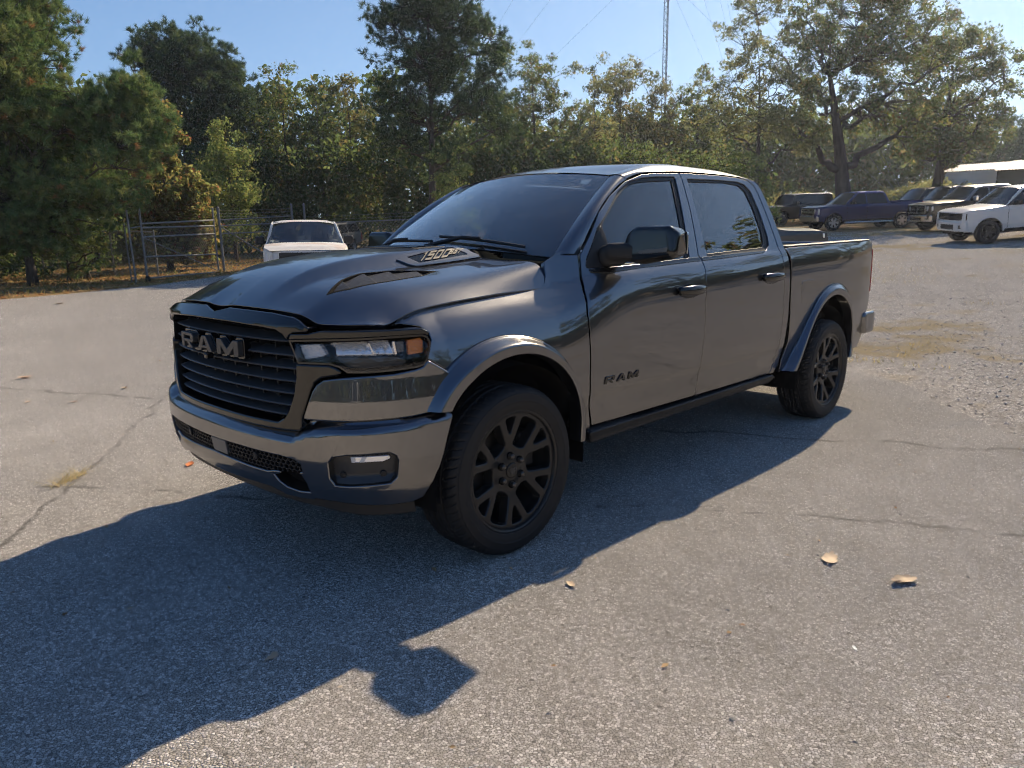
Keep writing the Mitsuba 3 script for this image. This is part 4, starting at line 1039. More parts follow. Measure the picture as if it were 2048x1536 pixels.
def tree(name, label, base, blobs, kind="leaf", seed=1, density=1.0, cr=.5, per=60, size=.11, pal=(), trunk=.16, top=None, cat_="tree", group=None, fork=.25, shell=.35, width=.012, limbs=1.0, lean=(0, 0), no_trunk=False, droop=0.0, fine=.72):
    if kind == "leaf": per = int(per * 1.7)
    r = np.random.default_rng(seed)
    key = num(name)
    b0 = np.array([base[0], base[1], float(zg(base[0], base[1]))])
    B = [(b0 + LAT * l + DEP * (r.normal() * .25 * rx_) + [0, 0, h], np.array([rx_, rx_ * .95, rz_])) for l, h, rx_, rz_ in blobs]
    H = max(p[2] + s[2] - b0[2] for p, s in B)
    top = top or H * .8
    up = max(B, key=lambda q: q[0][2])[0]
    tp = b0 + [lean[0], lean[1], 0] + (np.r_[up[:2], b0[2]] - b0) * .7 * min(1, top / max(up[2] - b0[2], .1)) + [0, 0, top]
    ts = np.linspace(0, 1, 14)
    T = b0 + (tp - b0) * ts[:, None] + np.c_[np.sin(ts * 5 + seed) * .012 * H * ts, np.cos(ts * 4 + seed) * .012 * H * ts, 0 * ts]
    trad = trunk * (1 - .85 * ts) * (1 + .5 * np.exp(-ts * 18))
    limb, cen, par = [], [], []
    for bi, (p, s) in enumerate(B):
        hz = np.clip((p[2] - b0[2]) - abs((p - b0) @ LAT) * .55 - s[2] * .5, H * fork * .6, top * .92) / top
        st = b0 + (tp - b0) * hz
        st = np.array([np.interp(hz, ts, T[:, k]) for k in range(3)])
        q = np.linspace(0, 1, 9)[:, None]
        mid = (st + p) / 2 + [0, 0, -.06 * np.linalg.norm(p - st) * (1 if kind == "leaf" else .5)]
        L = st * (1 - q) ** 2 + 2 * mid * q * (1 - q) + p * q ** 2
        L = L + np.r_[[[0, 0, 0]], r.normal(size=(8, 3)) * .035 * np.linalg.norm(p - st)]
        r0 = np.interp(hz, ts, trad) * .62
        limb.append((L, np.linspace(r0, max(.02, r0 * .3), 9)))
        vol = s[0] * s[1] * s[2] * 4.19
        nc = max(4, int(1.55 * density * vol / (cr ** 3 * 4.19)))
        d = r.normal(size=(nc, 3)); d /= np.linalg.norm(d, axis=1, keepdims=True)
        d = d * (shell + (1 - shell) * r.random((nc, 1)) ** .6) * s
        cc = p + d * (1 + .22 * r.normal(size=(nc, 1)))
        cen.append(cc); par += [bi] * nc
    cen = np.vstack(cen); par = np.array(par)
    ok = cen[:, 2] > b0[2] + .15
    cen, par = cen[ok], par[ok]
    tw = []
    for c, bi in zip(cen, par):
        L, R = limb[bi]
        k = np.argmin(np.linalg.norm(L - c, axis=1) + .5 * np.maximum(L[:, 2] - c[2], 0))
        a = L[k]; m = (a + c) / 2 + r.normal(size=3) * .12 * np.linalg.norm(c - a)
        tw.append(tube(np.array([a, m, c]), [R[k] * .5 + .008, R[k] * .25 + .008, .008], 4, False))
    if not no_trunk:
        tv = tube(T, trad, 12)
        put(key + "__trunk", tv[0], tv[1], np.array(trimesh.Trimesh(*tv, process=False).vertex_normals), "m_bark")
    labels[key + "__branches"] = {"kind": "stuff"}; labels[key + "__crown"] = {"kind": "stuff"}
    bm = cat([tube(L, R * limbs, 7) for L, R in limb] + tw)
    put(key + "__branches", bm[0], bm[1], np.array(trimesh.Trimesh(*bm, process=False).vertex_normals), "m_bark")
    rad = cr * (.7 + .6 * r.random(len(cen)))
    idx = np.repeat(np.arange(len(cen)), per)
    o = r.normal(size=(len(idx), 3)); o /= np.linalg.norm(o, axis=1, keepdims=True)
    o *= (r.random((len(idx), 1)) ** .5) * rad[idx][:, None] * [1, 1, .72]
    c = cen[idx] + o - [0, 0, droop]
    ok = c[:, 2] > zg(c[:, 0], c[:, 1]) + .06
    c, o = c[ok], o[ok]
    if kind == "leaf":
        nn = o / (np.linalg.norm(o, axis=1, keepdims=True) + 1e-9) * .5 + r.normal(size=c.shape) * .6 + [0, 0, .35]
        nn /= np.linalg.norm(nn, axis=1, keepdims=True)
        V, F, C = leaves(c, nn, size * fine, r, pal)
        put(key + "__crown", V, F, None, "m_leaf", C)
    else:
        ax = o / (np.linalg.norm(o, axis=1, keepdims=True) + 1e-9) * .8 + [0, 0, .5] + r.normal(size=c.shape) * .3
        ax /= np.linalg.norm(ax, axis=1, keepdims=True)
        V, F, C = needles(c, ax, size, width, 40 if width < .02 else 24, r, pal)
        put(key + "__crown", V, F, None, "m_needle", C)
    lab(key, label, cat_, group)
    return key
PINE = [(.100, .155, .060, 5), (.145, .19, .075, 3), (.20, .22, .085, 1.2), (.22, .13, .06, .3)]
PINE2 = [(.050, .082, .040, 5), (.078, .112, .048, 3), (.11, .14, .055, 1)]
OAK = [(.100, .135, .042, 4), (.135, .155, .052, 3), (.21, .175, .06, 1.3), (.16, .105, .045, .5)]
OAKD = [(.072, .105, .036, 4), (.098, .125, .042, 3), (.15, .13, .05, 1)]
BROWN = [(.150, .140, .055, 4), (.185, .145, .055, 2), (.115, .135, .045, 3)]
YEL = [(.20, .25, .08, 4), (.28, .29, .10, 2.5), (.13, .17, .05, 3), (.30, .23, .08, .6)]
RED = [(.14, .16, .05, 4), (.20, .18, .065, 3), (.22, .14, .055, 1.6), (.24, .09, .05, .6), (.30, .30, .11, 2)]
SAGE = [(.165, .18, .075, 4), (.20, .205, .09, 3), (.23, .19, .075, 1)]
tree("pine_tree", "large near pine tree at the left edge with long drooping needle branches", (4.1, 23.6),
     [(-.6, 3.7, 2.7, 2.2), (0, 6.4, 2.0, 1.7), (-.6, 8.0, 2.1, 1.4), (-.4, 9.8, 1.7, 1.4), (2.2, 5.0, 1.6, .9), (3.6, 5.7, .9, .8), (3.6, 4.1, 1.1, .8), (1.7, 2.8, 1.5, .8), (0, 1.7, 1.6, .7), (-1.8, 5.2, 1.8, 4.2), (4.2, 4.8, .6, .7)],
     "needle", 3, 1.0, .28, 8, .17, PINE, .12, 9.6, width=.019, limbs=.8)
tree("pine_tree", "round topped dense pine behind the gate", (18.1, 42.9), [(-.1, 10.7, 2.9, 2.0), (-1.6, 11.5, 1.7, 1.3), (1.5, 10.1, 1.8, 1.8), (-.1, 7.7, 2.4, 1.5), (.8, 5.0, 1.8, 1.5), (2.4, 8.6, 1.3, 1.5), (-2.0, 9.2, 1.0, 1.2)],
     "needle", 4, 1.15, .42, 8, .23, PINE2, .22, 10.5, width=.034)
tree("pine_tree", "slim dark pine to the right of the round topped pine", (22.9, 43.8), [(.1, 8.7, 1.4, 2.0), (-.1, 5.7, 1.7, 2.3), (0, 2.8, 1.8, 1.6)], "needle", 5, 1.0, .45, 8, .23, PINE2, .16, 9, width=.034)
tree("pine_tree", "tallest pine in the middle, its crown reaching past the top of the photo", (20.8, 24.2),
     [(-0.17, 10.96, 2.09, 1.22), (-1.65, 10.18, 1.13, 0.96), (1.48, 10.18, 1.3, 1.13), (2.7, 9.22, 1.04, 0.78), (0.09, 8.79, 2.26, 0.96), (-1.57, 7.13, 1.48, 0.87), (2.17, 6.79, 1.65, 0.87), (-0.43, 6.09, 1.57, 0.87), (3.13, 5.74, 1.13, 0.61), (-1.65, 5.31, 1.48, 0.7), (0.78, 4.61, 1.3, 0.61), (2.87, 7.83, 1.04, 0.7), (0.35, 7.66, 1.57, 0.78), (0.0, 12.53, 1.65, 1.04)],
     "needle", 6, 1.0, .36, 8, .20, PINE2, .21, 11.8, width=.026, limbs=.9)
tree("gum_tree", "pale yellow green young tree catching the light behind the gate", (14.7, 31.7), [(0, 5.6, .9, 1.4), (-.2, 4.3, 1.1, 1.3), (.3, 3.2, 1.3, 1.2), (-.7, 2.7, 1.2, 1.2), (.9, 4.5, .5, 1.2), (.2, 1.6, 1.4, .8)], "leaf", 7, .8, .42, 60, .085, YEL, .09, 5.8)
tree("oak_tree", "leafy oak left of the tall pine, farthest left of a row of three", (22.0, 38.8), [(-.1, 9.2, 1.2, 1.7), (.4, 7.2, 1.5, 1.8), (-.6, 5.1, 1.6, 2.1), (1.0, 4.0, 1.7, 2.1), (-.8, 2.6, 1.8, 1.6)], "leaf", 8, .62, .55, 52, .11, OAK, .15)
tree("oak_tree", "narrow oak between two others left of the tall pine", (24.0, 38.2), [(-.4, 9.4, .9, 1.5), (.2, 8.1, 1.3, 1.8), (-.1, 5.7, 1.6, 1.9), (1.1, 3.6, 1.7, 1.9)], "leaf", 9, .62, .55, 52, .11, OAKD, .14)
tree("oak_tree", "brownish oak standing just left of the tall pine", (25.9, 37.7), [(-.4, 9.5, 1.1, 1.3), (.6, 8.5, 1.1, 1.8), (.2, 6.0, 1.6, 1.9), (.8, 3.6, 1.8, 2.0)], "leaf", 10, .62, .55, 52, .11, BROWN, .14)
tree("oak_tree", "sparse oak showing through behind the tall pine", (32.5, 33.8), [(.5, 13.0, 1.6, 1.6), (1.3, 11.0, 1.7, 1.8), (1.7, 8.3, 1.7, 1.8), (-.3, 5.7, 2.0, 1.7), (.6, 3.4, 2.2, 1.6)], "leaf", 12, .36, .5, 50, .11, OAK, .16)
tree("oak_tree", "oak with a knobbly outline to the right of the tall pine", (35.3, 30.9), [(-.2, 10.8, 1.2, 1.4), (.8, 9.4, 1.6, 1.2), (-.3, 8.1, 1.9, 1.6), (-.9, 5.8, 2.3, 1.7), (1.7, 6.7, 1.6, 1.8), (.4, 3.6, 2.6, 1.8)], "leaf", 13, .48, .5, 50, .11, OAK, .17)
tree("sumac_tree", "feathery thin topped tree to the left of the mast", (39.7, 29.3), [(-.2, 10.7, 1.2, 1.0), (1.8, 10.6, 1.1, 1.0), (.1, 8.8, 1.6, 1.4), (-.6, 6.4, 2.1, 1.7), (.4, 3.8, 2.4, 1.8)], "leaf", 14, .30, .5, 44, .12, SAGE, .12)
tree("sapling", "bright green sapling lit in front of the tall pine's trunk", (19.9, 21.9), [(-.5, 3.9, .45, .7), (.4, 4.1, .6, .7), (0, 3.0, 1.0, .8), (.1, 1.8, 1.1, .7)], "leaf", 15, .75, .35, 46, .075, YEL, .05, cat_="sapling")
tree("oak_tree", "rounded brown oak just left of the mast", (45.9, 31.7), [(-.3, 9.5, 2.2, 2.0), (.8, 6.9, 2.3, 2.3), (-1.5, 6.2, 2.3, 1.9), (0, 3.6, 2.8, 1.8)], "leaf", 16, .48, .62, 50, .14, BROWN, .2)
tree("oak_tree", "rounded oak directly behind the mast", (49.2, 31.2), [(-.1, 9.6, 1.9, 1.9), (.5, 7.0, 2.4, 2.2), (0, 4.0, 2.6, 2.0)], "leaf", 17, .48, .62, 50, .14, BROWN, .2)
tree("oak_tree", "olive oak just right of the mast", (51.7, 28.6), [(-.3, 9.4, 2.1, 1.9), (.5, 6.8, 2.4, 2.4), (-1.7, 6.8, 2.0, 2.0), (.2, 3.8, 2.8, 2.0)], "leaf", 18, .46, .62, 50, .14, OAK, .2)
tree("elm_tree", "tall see-through tree with thin foliage right of the mast", (41.6, 18.5), [(-.5, 12.2, 1.9, 1.4), (-1.1, 10.4, 2.0, 1.4), (-1.5, 8.4, 2.2, 1.4), (-.2, 6.4, 2.9, 1.5), (1.2, 8.4, 1.7, 1.6), (-2.8, 6.5, 1.6, 1.4), (2.4, 5.2, 2.0, 1.3), (.9, 11.0, 1.3, 1.1)], "leaf", 19, .36, .5, 42, .11, SAGE, .20, 9.0, fork=.18)
tree("oak_tree", "largest spreading oak with a thick dark trunk behind the navy pickup", (46.5, 14.9),
     [(.1, 12.6, 3.4, 2.0), (-2.5, 11.3, 1.9, 1.8), (3.2, 12.3, 2.1, 1.8), (.4, 10.0, 4.2, 1.6), (-2.2, 7.9, 2.2, 1.5), (1.6, 7.0, 3.2, 1.5), (-3.6, 5.6, 1.8, 1.1), (3.4, 6.0, 1.9, 1.5), (4.9, 9.4, 1.5, 1.4), (-4.2, 9.6, 1.4, 1.2), (5.0, 12.0, 1.3, 1.2), (-3.4, 13.0, 1.3, 1.0)], "leaf", 20, .40, .52, 48, .12, OAK, .55, 9.5, fork=.36, limbs=1.1)
tree("oak_tree", "dense oak at the right with a broad drooping crown", (59.1, 13.5), [(1.2, 11.1, 2.8, 1.9), (-1.0, 10.2, 2.2, 2.1), (3.4, 9.1, 2.0, 2.4), (.8, 7.3, 3.6, 2.4), (3.7, 6.6, 1.6, 1.5), (-.3, 4.7, 3.2, 1.6), (2.6, 4.8, 1.8, 1.4)], "leaf", 21, .46, .6, 50, .14, OAK, .42, 9.5)
tree("pine_tree", "distant pine beyond the metal shed", (97.3, 18.0), [(.1, 6.9, 2.5, 1.4), (.4, 5.0, 2.8, 1.4), (0, 3.0, 2.6, 1.4)], "needle", 22, .5, .7, 12, .4, PINE2, .25, width=.05)
tree("pine_tree", "distant pine at the right edge of the photo", (93.8, 14.3), [(.1, 7.3, 1.3, 2.1), (.4, 4.7, 2.1, 1.6), (.2, 2.6, 2.2, 1.4)], "needle", 23, .5, .7, 12, .4, PINE2, .25, width=.05)
tree("oak_tree", "small russet oak standing behind the chain link gate", (10.4, 28.8), [(-.1, 6.2, .7, .6), (.3, 5.3, .8, .7), (-.1, 4.3, 1.0, .6), (1.1, 3.7, .6, .5), (.3, 2.9, 1.3, .6), (-.8, 2.5, .8, .5), (.9, 1.9, 1.0, .7), (-.4, 1.4, .8, .6), (1.4, 1.0, .7, .5), (.5, .8, 1.0, .4)], "leaf", 24, 1.9, .34, 40, .12, RED, .11, 6.0, fork=.10)
tree("sapling", "small yellow green sapling under the near pine", (5.5, 25.0), [(0, 1.9, .7, .4), (-.2, 1.1, .7, .5), (-.7, 1.5, .7, .6), (1.2, .8, .5, .5), (1.3, 1.4, .4, .4)], "leaf", 25, .7, .3, 26, .09, YEL, .05, 2.0, cat_="sapling")
tree("pine_tree", "bushy young pine at the foot of the near pine", (6.3, 25.6), [(0, 1.1, .7, .9), (-.1, .4, .7, .4), (-.4, 2.1, .6, .6)], "needle", 26, .9, .32, 8, .16, PINE, .06, 2.4, width=.012)
tree("shrub", "leafy shrub under the big oak beside the black off-roader", (36.8, 16.2), [(-.5, 3.5, 1.3, 1.0), (.6, 2.7, 1.1, 1.0), (-1.3, 2.4, 1.1, .8), (0, 1.2, 1.4, .8)], "leaf", 27, .45, .42, 40, .09, YEL, .07, cat_="shrub")
for i, (bxy, lb) in enumerate((((-16, -19), "oak across the lot behind the viewer, nearest the drive"), ((-6, -27), "broad oak across the lot behind the viewer"), ((6, -24), "oak across the lot facing the truck's doors"), ((17, -22), "oak across the lot facing the truck's rear"), ((-30, -8), "oak across the lot ahead of the truck"), ((-34, 10), "oak beyond the drive ahead of the truck"), ((-26, 26), "oak on the far verge ahead of the truck"), ((33, -9), "tall oak at the lot's right side, nearest the gravel"), ((40, -16), "tall oak at the lot's right side, farthest back"), ((29, -18), "tall oak at the lot's right side, nearest the viewer"))):
    k = 1 + .12 * (i % 3) + .35 * (i > 6)
    tree("oak_tree", lb, bxy, [(0, 7.2 * k, 2.6, 2.0 * k), (-1.8, 5.4, 2.2, 1.8), (2.0, 5.0, 2.3, 1.9), (.2, 3.2, 2.8, 1.5)], "leaf", 40 + i, .35, .8, 24, .30, OAK, .28)

def undergrowth(key, label, line, h, depth, n, per, size, pal, seed, rad=.8):
    r = np.random.default_rng(seed)
    P = np.array(line, float); s = np.r_[0, np.cumsum(np.hypot(*np.diff(P[:, :2], axis=0).T))]
    t = r.random(n) * s[-1]
    x, y, hh = (np.interp(t, s, P[:, k]) for k in (0, 1, 2))
    q = r.random(n) ** .8
    top = hh * (.75 + .5 * meshkit.fbm(np.c_[t * .28, t * 0, t * 0], 3, seed))
    c = np.c_[x + r.normal(size=n) * depth, y + r.normal(size=n) * depth, np.zeros(n)]
    c[:, 2] = zg(c[:, 0], c[:, 1]) + q * top
    idx = np.repeat(np.arange(n), per)
    o = r.normal(size=(len(idx), 3)); o /= np.linalg.norm(o, axis=1, keepdims=True); o *= r.random((len(idx), 1)) ** .5 * rad
    cc = c[idx] + o * [1, 1, .8]
    ok = cc[:, 2] > zg(cc[:, 0], cc[:, 1])
    cc, o = cc[ok], o[ok]
    nn = r.normal(size=cc.shape) + [0, 0, .4]; nn /= np.linalg.norm(nn, axis=1, keepdims=True)
    V, F, C = leaves(cc, nn, size, r, pal)
    put(key, V, F, None, "m_leaf", C); lab(key, label, "undergrowth", kind="stuff")
undergrowth("thicket", "dense dark thicket behind the chain link fence", [(9, 38, 4), (15, 41, 5), (22, 37, 5.5), (27, 33, 5.5), (33, 29, 5), (40, 27, 5), (47, 24, 4.5)], 5, 1.4, 1500, 46, .13, OAKD, 31, .75)
undergrowth("far_woods", "distant mixed woods closing the view behind the lot", [(-40, 60, 10), (-10, 62, 11), (14, 60, 11), (34, 52, 11), (55, 45, 10), (75, 36, 9)], 10, 3.5, 1500, 40, .30, OAKD, 32, 1.6)
undergrowth("far_woods_001", "distant tree line along the top of the field at the right", [(75, 36, 9), (105, 32, 9), (118, 20, 8), (130, 0, 9), (128, -30, 10)], 9, 3.0, 900, 36, .40, OAKD, 33, 1.8)
undergrowth("hedgerow", "overgrown hedgerow along the lot's edge behind the viewer", [(-40, 20, 3.5), (-38, -10, 4), (-20, -28, 4), (10, -33, 4.5), (34, -26, 4.5), (46, -14, 4)], 4, 1.3, 1700, 22, .34, OAKD, 36, .9)
undergrowth("brush", "low brush along the back of the gravel lot", [(44, 22, 2.4), (50, 17, 1.6), (56, 15, 1.5), (63, 14.5, 2.0), (70, 16, 2.0)], 2, 1.0, 420, 36, .11, SAGE, 34, .6)
undergrowth("thicket_001", "shaded scrub under the pines left of the gate", [(-8, 27, 2.2), (0, 27.5, 2.2), (3.5, 28, 1.6), (6, 33, 2.5), (10, 36, 3)], 2, .9, 320, 36, .09, OAKD, 35, .5)
# ------------------------------------------------------------------ chain link fence, gate, mast, shed
M["m_galv"] = pr((.19, .195, .195), .75, .1, .25)
M["m_rust"] = pr((.20, .12, .08), .8)
M["m_wire"] = pr((.27, .27, .265), .6, .2)
M["m_roofing"] = pr((.27, .28, .29), .6, .4)
M["m_fascia"] = pr((.62, .64, .66), .6)
M["m_darkwood"] = pr((.055, .045, .04), .8)
M["m_greenwall"] = pr((.10, .105, .085), .7)
def gp3(x, y, h):
    return np.array([x, y, float(zg(x, y)) + h])
TILT = np.array([-.020, .006])                         # the verge's posts lean a little, as the ground under them has settled
def post(key, x, y, h, r=.035, lean=1.0, m="m_galv"):
    a = gp3(x, y, -.05); b = gp3(x, y, h) + np.r_[TILT * h * lean, 0]
    V, F = tube([a, b], r, 10); cap = trimesh.creation.icosphere(2, r * 1.12); cap.apply_translation(b)
    put(key, *cat([(V, F), (np.array(cap.vertices), np.array(cap.faces))]), m=m)
def rail(key, a, b, ha, hb, r=.022, m="m_galv"):
    A = gp3(*a, ha) + np.r_[TILT * ha, 0]; B = gp3(*b, hb) + np.r_[TILT * hb, 0]
    put(key, *tube([A, B], r, 8), m=m)
def netting(key, a, b, h0, h1a, h1b, pitch=.15, w=.0040):
    a, b = np.array(a, float), np.array(b, float)
    Ln = np.linalg.norm(b - a); n = int(Ln / pitch)
    Vs, Fs, k = [], [], 0
    t0 = np.arange(-int(h1a / pitch) - 1, n + int(h1a / pitch) + 1) * pitch
    for sgn in (1, -1):
        for s in t0:
            # a wire climbing at 45 degrees, clipped to the panel
            lo, hi = 0.0, 1.0
            H = min(h1a, h1b) - h0
            u0, u1 = (s, s + H) if sgn > 0 else (s + H, s)
            p, q = np.array([u0, 0.0]), np.array([u1, H])
            if max(u0, u1) < 0 or min(u0, u1) > Ln: continue
            for (lim, side) in ((0, 1), (Ln, -1)):
                for e, o in ((p, q), (q, p)):
                    if (e[0] - lim) * side < 0 and abs(o[0] - e[0]) > 1e-9:
                        f = (lim - e[0]) / (o[0] - e[0]); e[:] = e + (o - e) * f
            def at3(e):
                xy = a + (b - a) * e[0] / Ln; hh = h0 + e[1]
                return gp3(*xy, hh) + np.r_[TILT * hh, 0]
            P, Q = at3(p), at3(q)
            d = Q - P; d /= np.linalg.norm(d) + 1e-9
            nrm = np.cross(d, np.r_[(b - a) / Ln, 0]); nrm /= np.linalg.norm(nrm) + 1e-9
            s2 = np.cross(d, nrm)
            V = np.vstack([P + nrm * w, P - nrm * w * .5 + s2 * w * .87, P - nrm * w * .5 - s2 * w * .87, Q + nrm * w, Q - nrm * w * .5 + s2 * w * .87, Q - nrm * w * .5 - s2 * w * .87])
            Vs.append(V); Fs.append(np.array([[0, 1, 4], [0, 4, 3], [1, 2, 5], [1, 5, 4], [2, 0, 3], [2, 3, 5]]) + k); k += 6
    put(key, np.vstack(Vs), np.vstack(Fs), None, "m_wire")
    lab(key, kind="stuff")
def barbed(key, a, b, h):
    A, B = gp3(*a, h) + np.r_[TILT * h, 0], gp3(*b, h) + np.r_[TILT * h, 0]
    t = np.linspace(0, 1, 12)[:, None]
    P = A + (B - A) * t - [0, 0, .03] * np.array(4 * t * (1 - t))
    bits = [tube(P, .004, 4)]
    n = int(np.linalg.norm(B - A) / .25)
    for i in range(n):
        c = A + (B - A) * (i + .5) / n - [0, 0, .03 * 4 * ((i + .5) / n) * (1 - (i + .5) / n)]
        bits.append(tube([c - [.0, .0, .025], c + [.0, .0, .025]], .004, 3, False))
    put(key, *cat(bits), m="m_wire")
gA, gB, gC, gD, gE, gF, gEnd = (6.55, 21.95), (7.04, 22.32), (10.80, 25.25), (11.14, 25.50), (13.98, 24.95), (14.40, 24.70), (21.5, 19.2)
G = "swing_gate"; lab(G, "wide grey pipe gate with chain link infill standing ajar behind the truck's hood", "gate")
post(G + "__stile", *gB, 2.36, .036); post(G + "__stile_001", *gC, 2.42, .034)
for i, (a, b) in enumerate(((1.86, 1.98), (1.73, 1.77), (1.44, 1.47), (.81, .70), (.12, .02))):
    rail(num(G + "__rail"), gB, gC, a, b, .028)
rail(G + "__brace", gB, gC, 1.44, .05, .018)
netting(G + "__netting", gB, gC, .10, 1.78, 1.78, .15, .0026)
put(G + "__wheel", *mv(revolve([(0, -.03), (.10, -.03), (.11, 0), (.10, .03), (0, .03)], 20), rz(.66), gp3(6.95, 22.05, .11)), m="m_tyre")
G2 = "swing_gate_001"; lab(G2, "narrow leaning gate leaf to the left of the wide pipe gate", "gate")
post(G2 + "__stile", *gA, 2.25, .030, 1.6); post(G2 + "__stile_001", 6.75, 22.9, 1.85, .022, 1.6)
rail(G2 + "__rail", gA, (6.75, 22.9), 1.80, 1.80, .02); rail(G2 + "__rail_001", gA, gB, 1.72, 1.78, .018); rail(G2 + "__rail_002", gA, (6.75, 22.9), .15, .15, .02)
FN = "chain_link_fence"; lab(FN, "chain link fence with barbed wire running behind the old white pickup", "fence", None)
for k, (q, h) in enumerate(((gD, 2.43), (gE, 2.50), (gF, 2.48))):
    post(num(FN + "__post"), *q, h, .045 if k else .05)
for i, (p0, p1) in enumerate(((gF, (18.2, 21.7)), ((18.2, 21.7), gEnd))):
    post(num(FN + "__post"), *p1, 1.8, .035)
for a, b, h0, h1 in ((gD, gE, 1.98, 2.05), (gD, gE, 1.76, 1.78), (gD, gE, 1.46, 1.46), (gF, gEnd, 1.72, 1.66), (gE, gF, 1.72, 1.72)):
    rail(num(FN + "__rail"), a, b, h0, h1, .024)
rail(FN + "__brace", gD, (13.1, 25.1), 1.74, .35, .026)
netting(FN + "__netting", gD, gE, .05, 1.98, 2.0); netting(FN + "__netting_001", gF, gEnd, .05, 1.70, 1.66)
for i in range(3):
    barbed(num(FN + "__barbed_wire"), gD, gE, 2.12 + .12 * i)
barbed(num(FN + "__barbed_wire"), gF, gEnd, 1.86); barbed(num(FN + "__barbed_wire"), gF, gEnd, 2.0)
F2 = "chain_link_fence_001"; lab(F2, "low chain link fence with a pale top rail left of the gate", "fence")
fl0, fl1, fl2 = (5.9, 29.3), (7.53, 26.75), (8.5, 25.2)
post(F2 + "__post", *fl1, 1.64, .035); post(F2 + "__post_001", *fl2, 1.62, .03); post(F2 + "__post_002", *fl0, 1.66, .03)
rail(F2 + "__rail", fl0, fl1, 1.66, 1.64, .030); rail(F2 + "__rail_001", fl1, fl2, 1.64, 1.60, .030)
netting(F2 + "__netting", fl0, fl1, .05, 1.62, 1.62, .075); netting(F2 + "__netting_001", fl1, fl2, .05, 1.60, 1.60, .075)
F3 = "chain_link_fence_002"; lab(F3, "sagging rusty mesh fence in the shade under the near pine", "fence")
for i, q in enumerate(((-4, 25.6), (-.6, 25.9), (2.6, 26.6), (5.2, 28.2))):
    post(num(F3 + "__post"), *q, 1.3, .025, 2.5, "m_wire")
rail(F3 + "__rail", (-4, 25.6), (2.6, 26.6), .9, .9, .012, "m_rust"); rail(F3 + "__rail_001", (-4, 25.6), (2.6, 26.6), .5, .5, .010, "m_wire")
netting(F3 + "__netting", (-4, 25.6), (2.6, 26.6), .05, 1.0, 1.0, .14)

# lattice mast with guys
MK = "radio_mast"; lab(MK, "tall slim steel lattice mast rising above the trees", "mast")
mx, my = 64.3, 40.0; mz0 = float(zg(mx, my)); mh = 44.0; sd = .42
legs = [(sd * .577 * math.cos(a), sd * .577 * math.sin(a)) for a in (.3, .3 + 2.094, .3 + 4.189)]
for lx, ly in legs:
    put(num(MK + "__leg"), *tube([(mx + lx, my + ly, mz0), (mx + lx, my + ly, mz0 + mh)], .042, 6), m="m_galv")
br = []
for k in range(int(mh / .55)):
    for i in range(3):
        a, b = legs[i], legs[(i + 1) % 3]
        z = mz0 + k * .55
        p, q = ((a, b) if k % 2 else (b, a))
        br.append(tube([(mx + p[0], my + p[1], z), (mx + q[0], my + q[1], z + .55)], .022, 4, False))
put(MK + "__bracing", *cat(br), m="m_galv"); lab(MK + "__bracing", kind="stuff")
for az, dist, hs in ((2.2, 30, (16, 25, 34, 43)), (2.2 + 2.094, 30, (22, 30, 38, 43)), (2.2 + 4.189, 30, (22, 30, 38, 43))):
    ex_, ey_ = mx + dist * math.cos(az), my + dist * math.sin(az)
    for h in hs:
        put(num(MK + "__guy_wire"), *tube([(mx, my, mz0 + h), (ex_, ey_, float(zg(ex_, ey_)))], .009, 4), m="m_wire")

# open sided shed
SK = "metal_shed"; lab(SK, "low open sided shed with bright corrugated metal roof at the right edge", "shed")
def shed_pt(l, d, h):          # l along the front to the right, d away from the viewer, h above its ground
    o = np.array([68.9, 15.0]); e = np.array([.02, -1.0]); f = np.array([1.0, .02])
    q = o + e * l + f * d
    return np.array([q[0], q[1], 3.75 + h])
def roof_sheet(l0, l1, d0, d1, h0, h1, pitch=.24):
    n = int((l1 - l0) / pitch * 6)
    ls = np.linspace(l0, l1, n); rib = np.where((np.arange(n) % 6) < 2, .045, 0)
    V = np.vstack([[shed_pt(l, d0, h0 + b), shed_pt(l, d1, h1 + b)] for l, b in zip(ls, rib)])
    i = np.arange(n - 1)[:, None] * 2
    F = np.vstack([i + [0, 1, 3], i + [0, 3, 2]])
    return V, F
put(SK + "__roof", *roof_sheet(-.5, 4.2, -1.0, 5, 2.75, 3.7), m="m_roofing")
put(SK + "__roof_001", *roof_sheet(3.4, 16, -2.2, 5, 2.55, 3.75), m="m_roofing")
def shed_box(key, l0, l1, d0, d1, h0, h1, m):
    P = np.array([shed_pt(l, d, h) for l in (l0, l1) for d in (d0, d1) for h in (h0, h1)])
    put(key, np.array(trimesh.convex.convex_hull(P).vertices), np.array(trimesh.convex.convex_hull(P).faces), None, m)
shed_box(SK + "__fascia", -.2, 3.3, -.9, -.82, 1.55, 2.72, "m_fascia")
shed_box(SK + "__wall", -.2, 16, 4.6, 4.8, -.5, 3.6, "m_darkwood"); shed_box(SK + "__wall_001", 3.6, 16, -1.6, -1.5, -.5, 2.5, "m_greenwall")
shed_box(SK + "__wall_002", -.2, -.1, -.8, 4.6, -.5, 2.7, "m_darkwood")
for l, d in ((-.15, -.9), (3.45, -1.7), (8, -1.75)):
    shed_box(num(SK + "__post"), l - .08, l + .08, d - .16, d - .01, -.5, 2.6, "m_fascia")

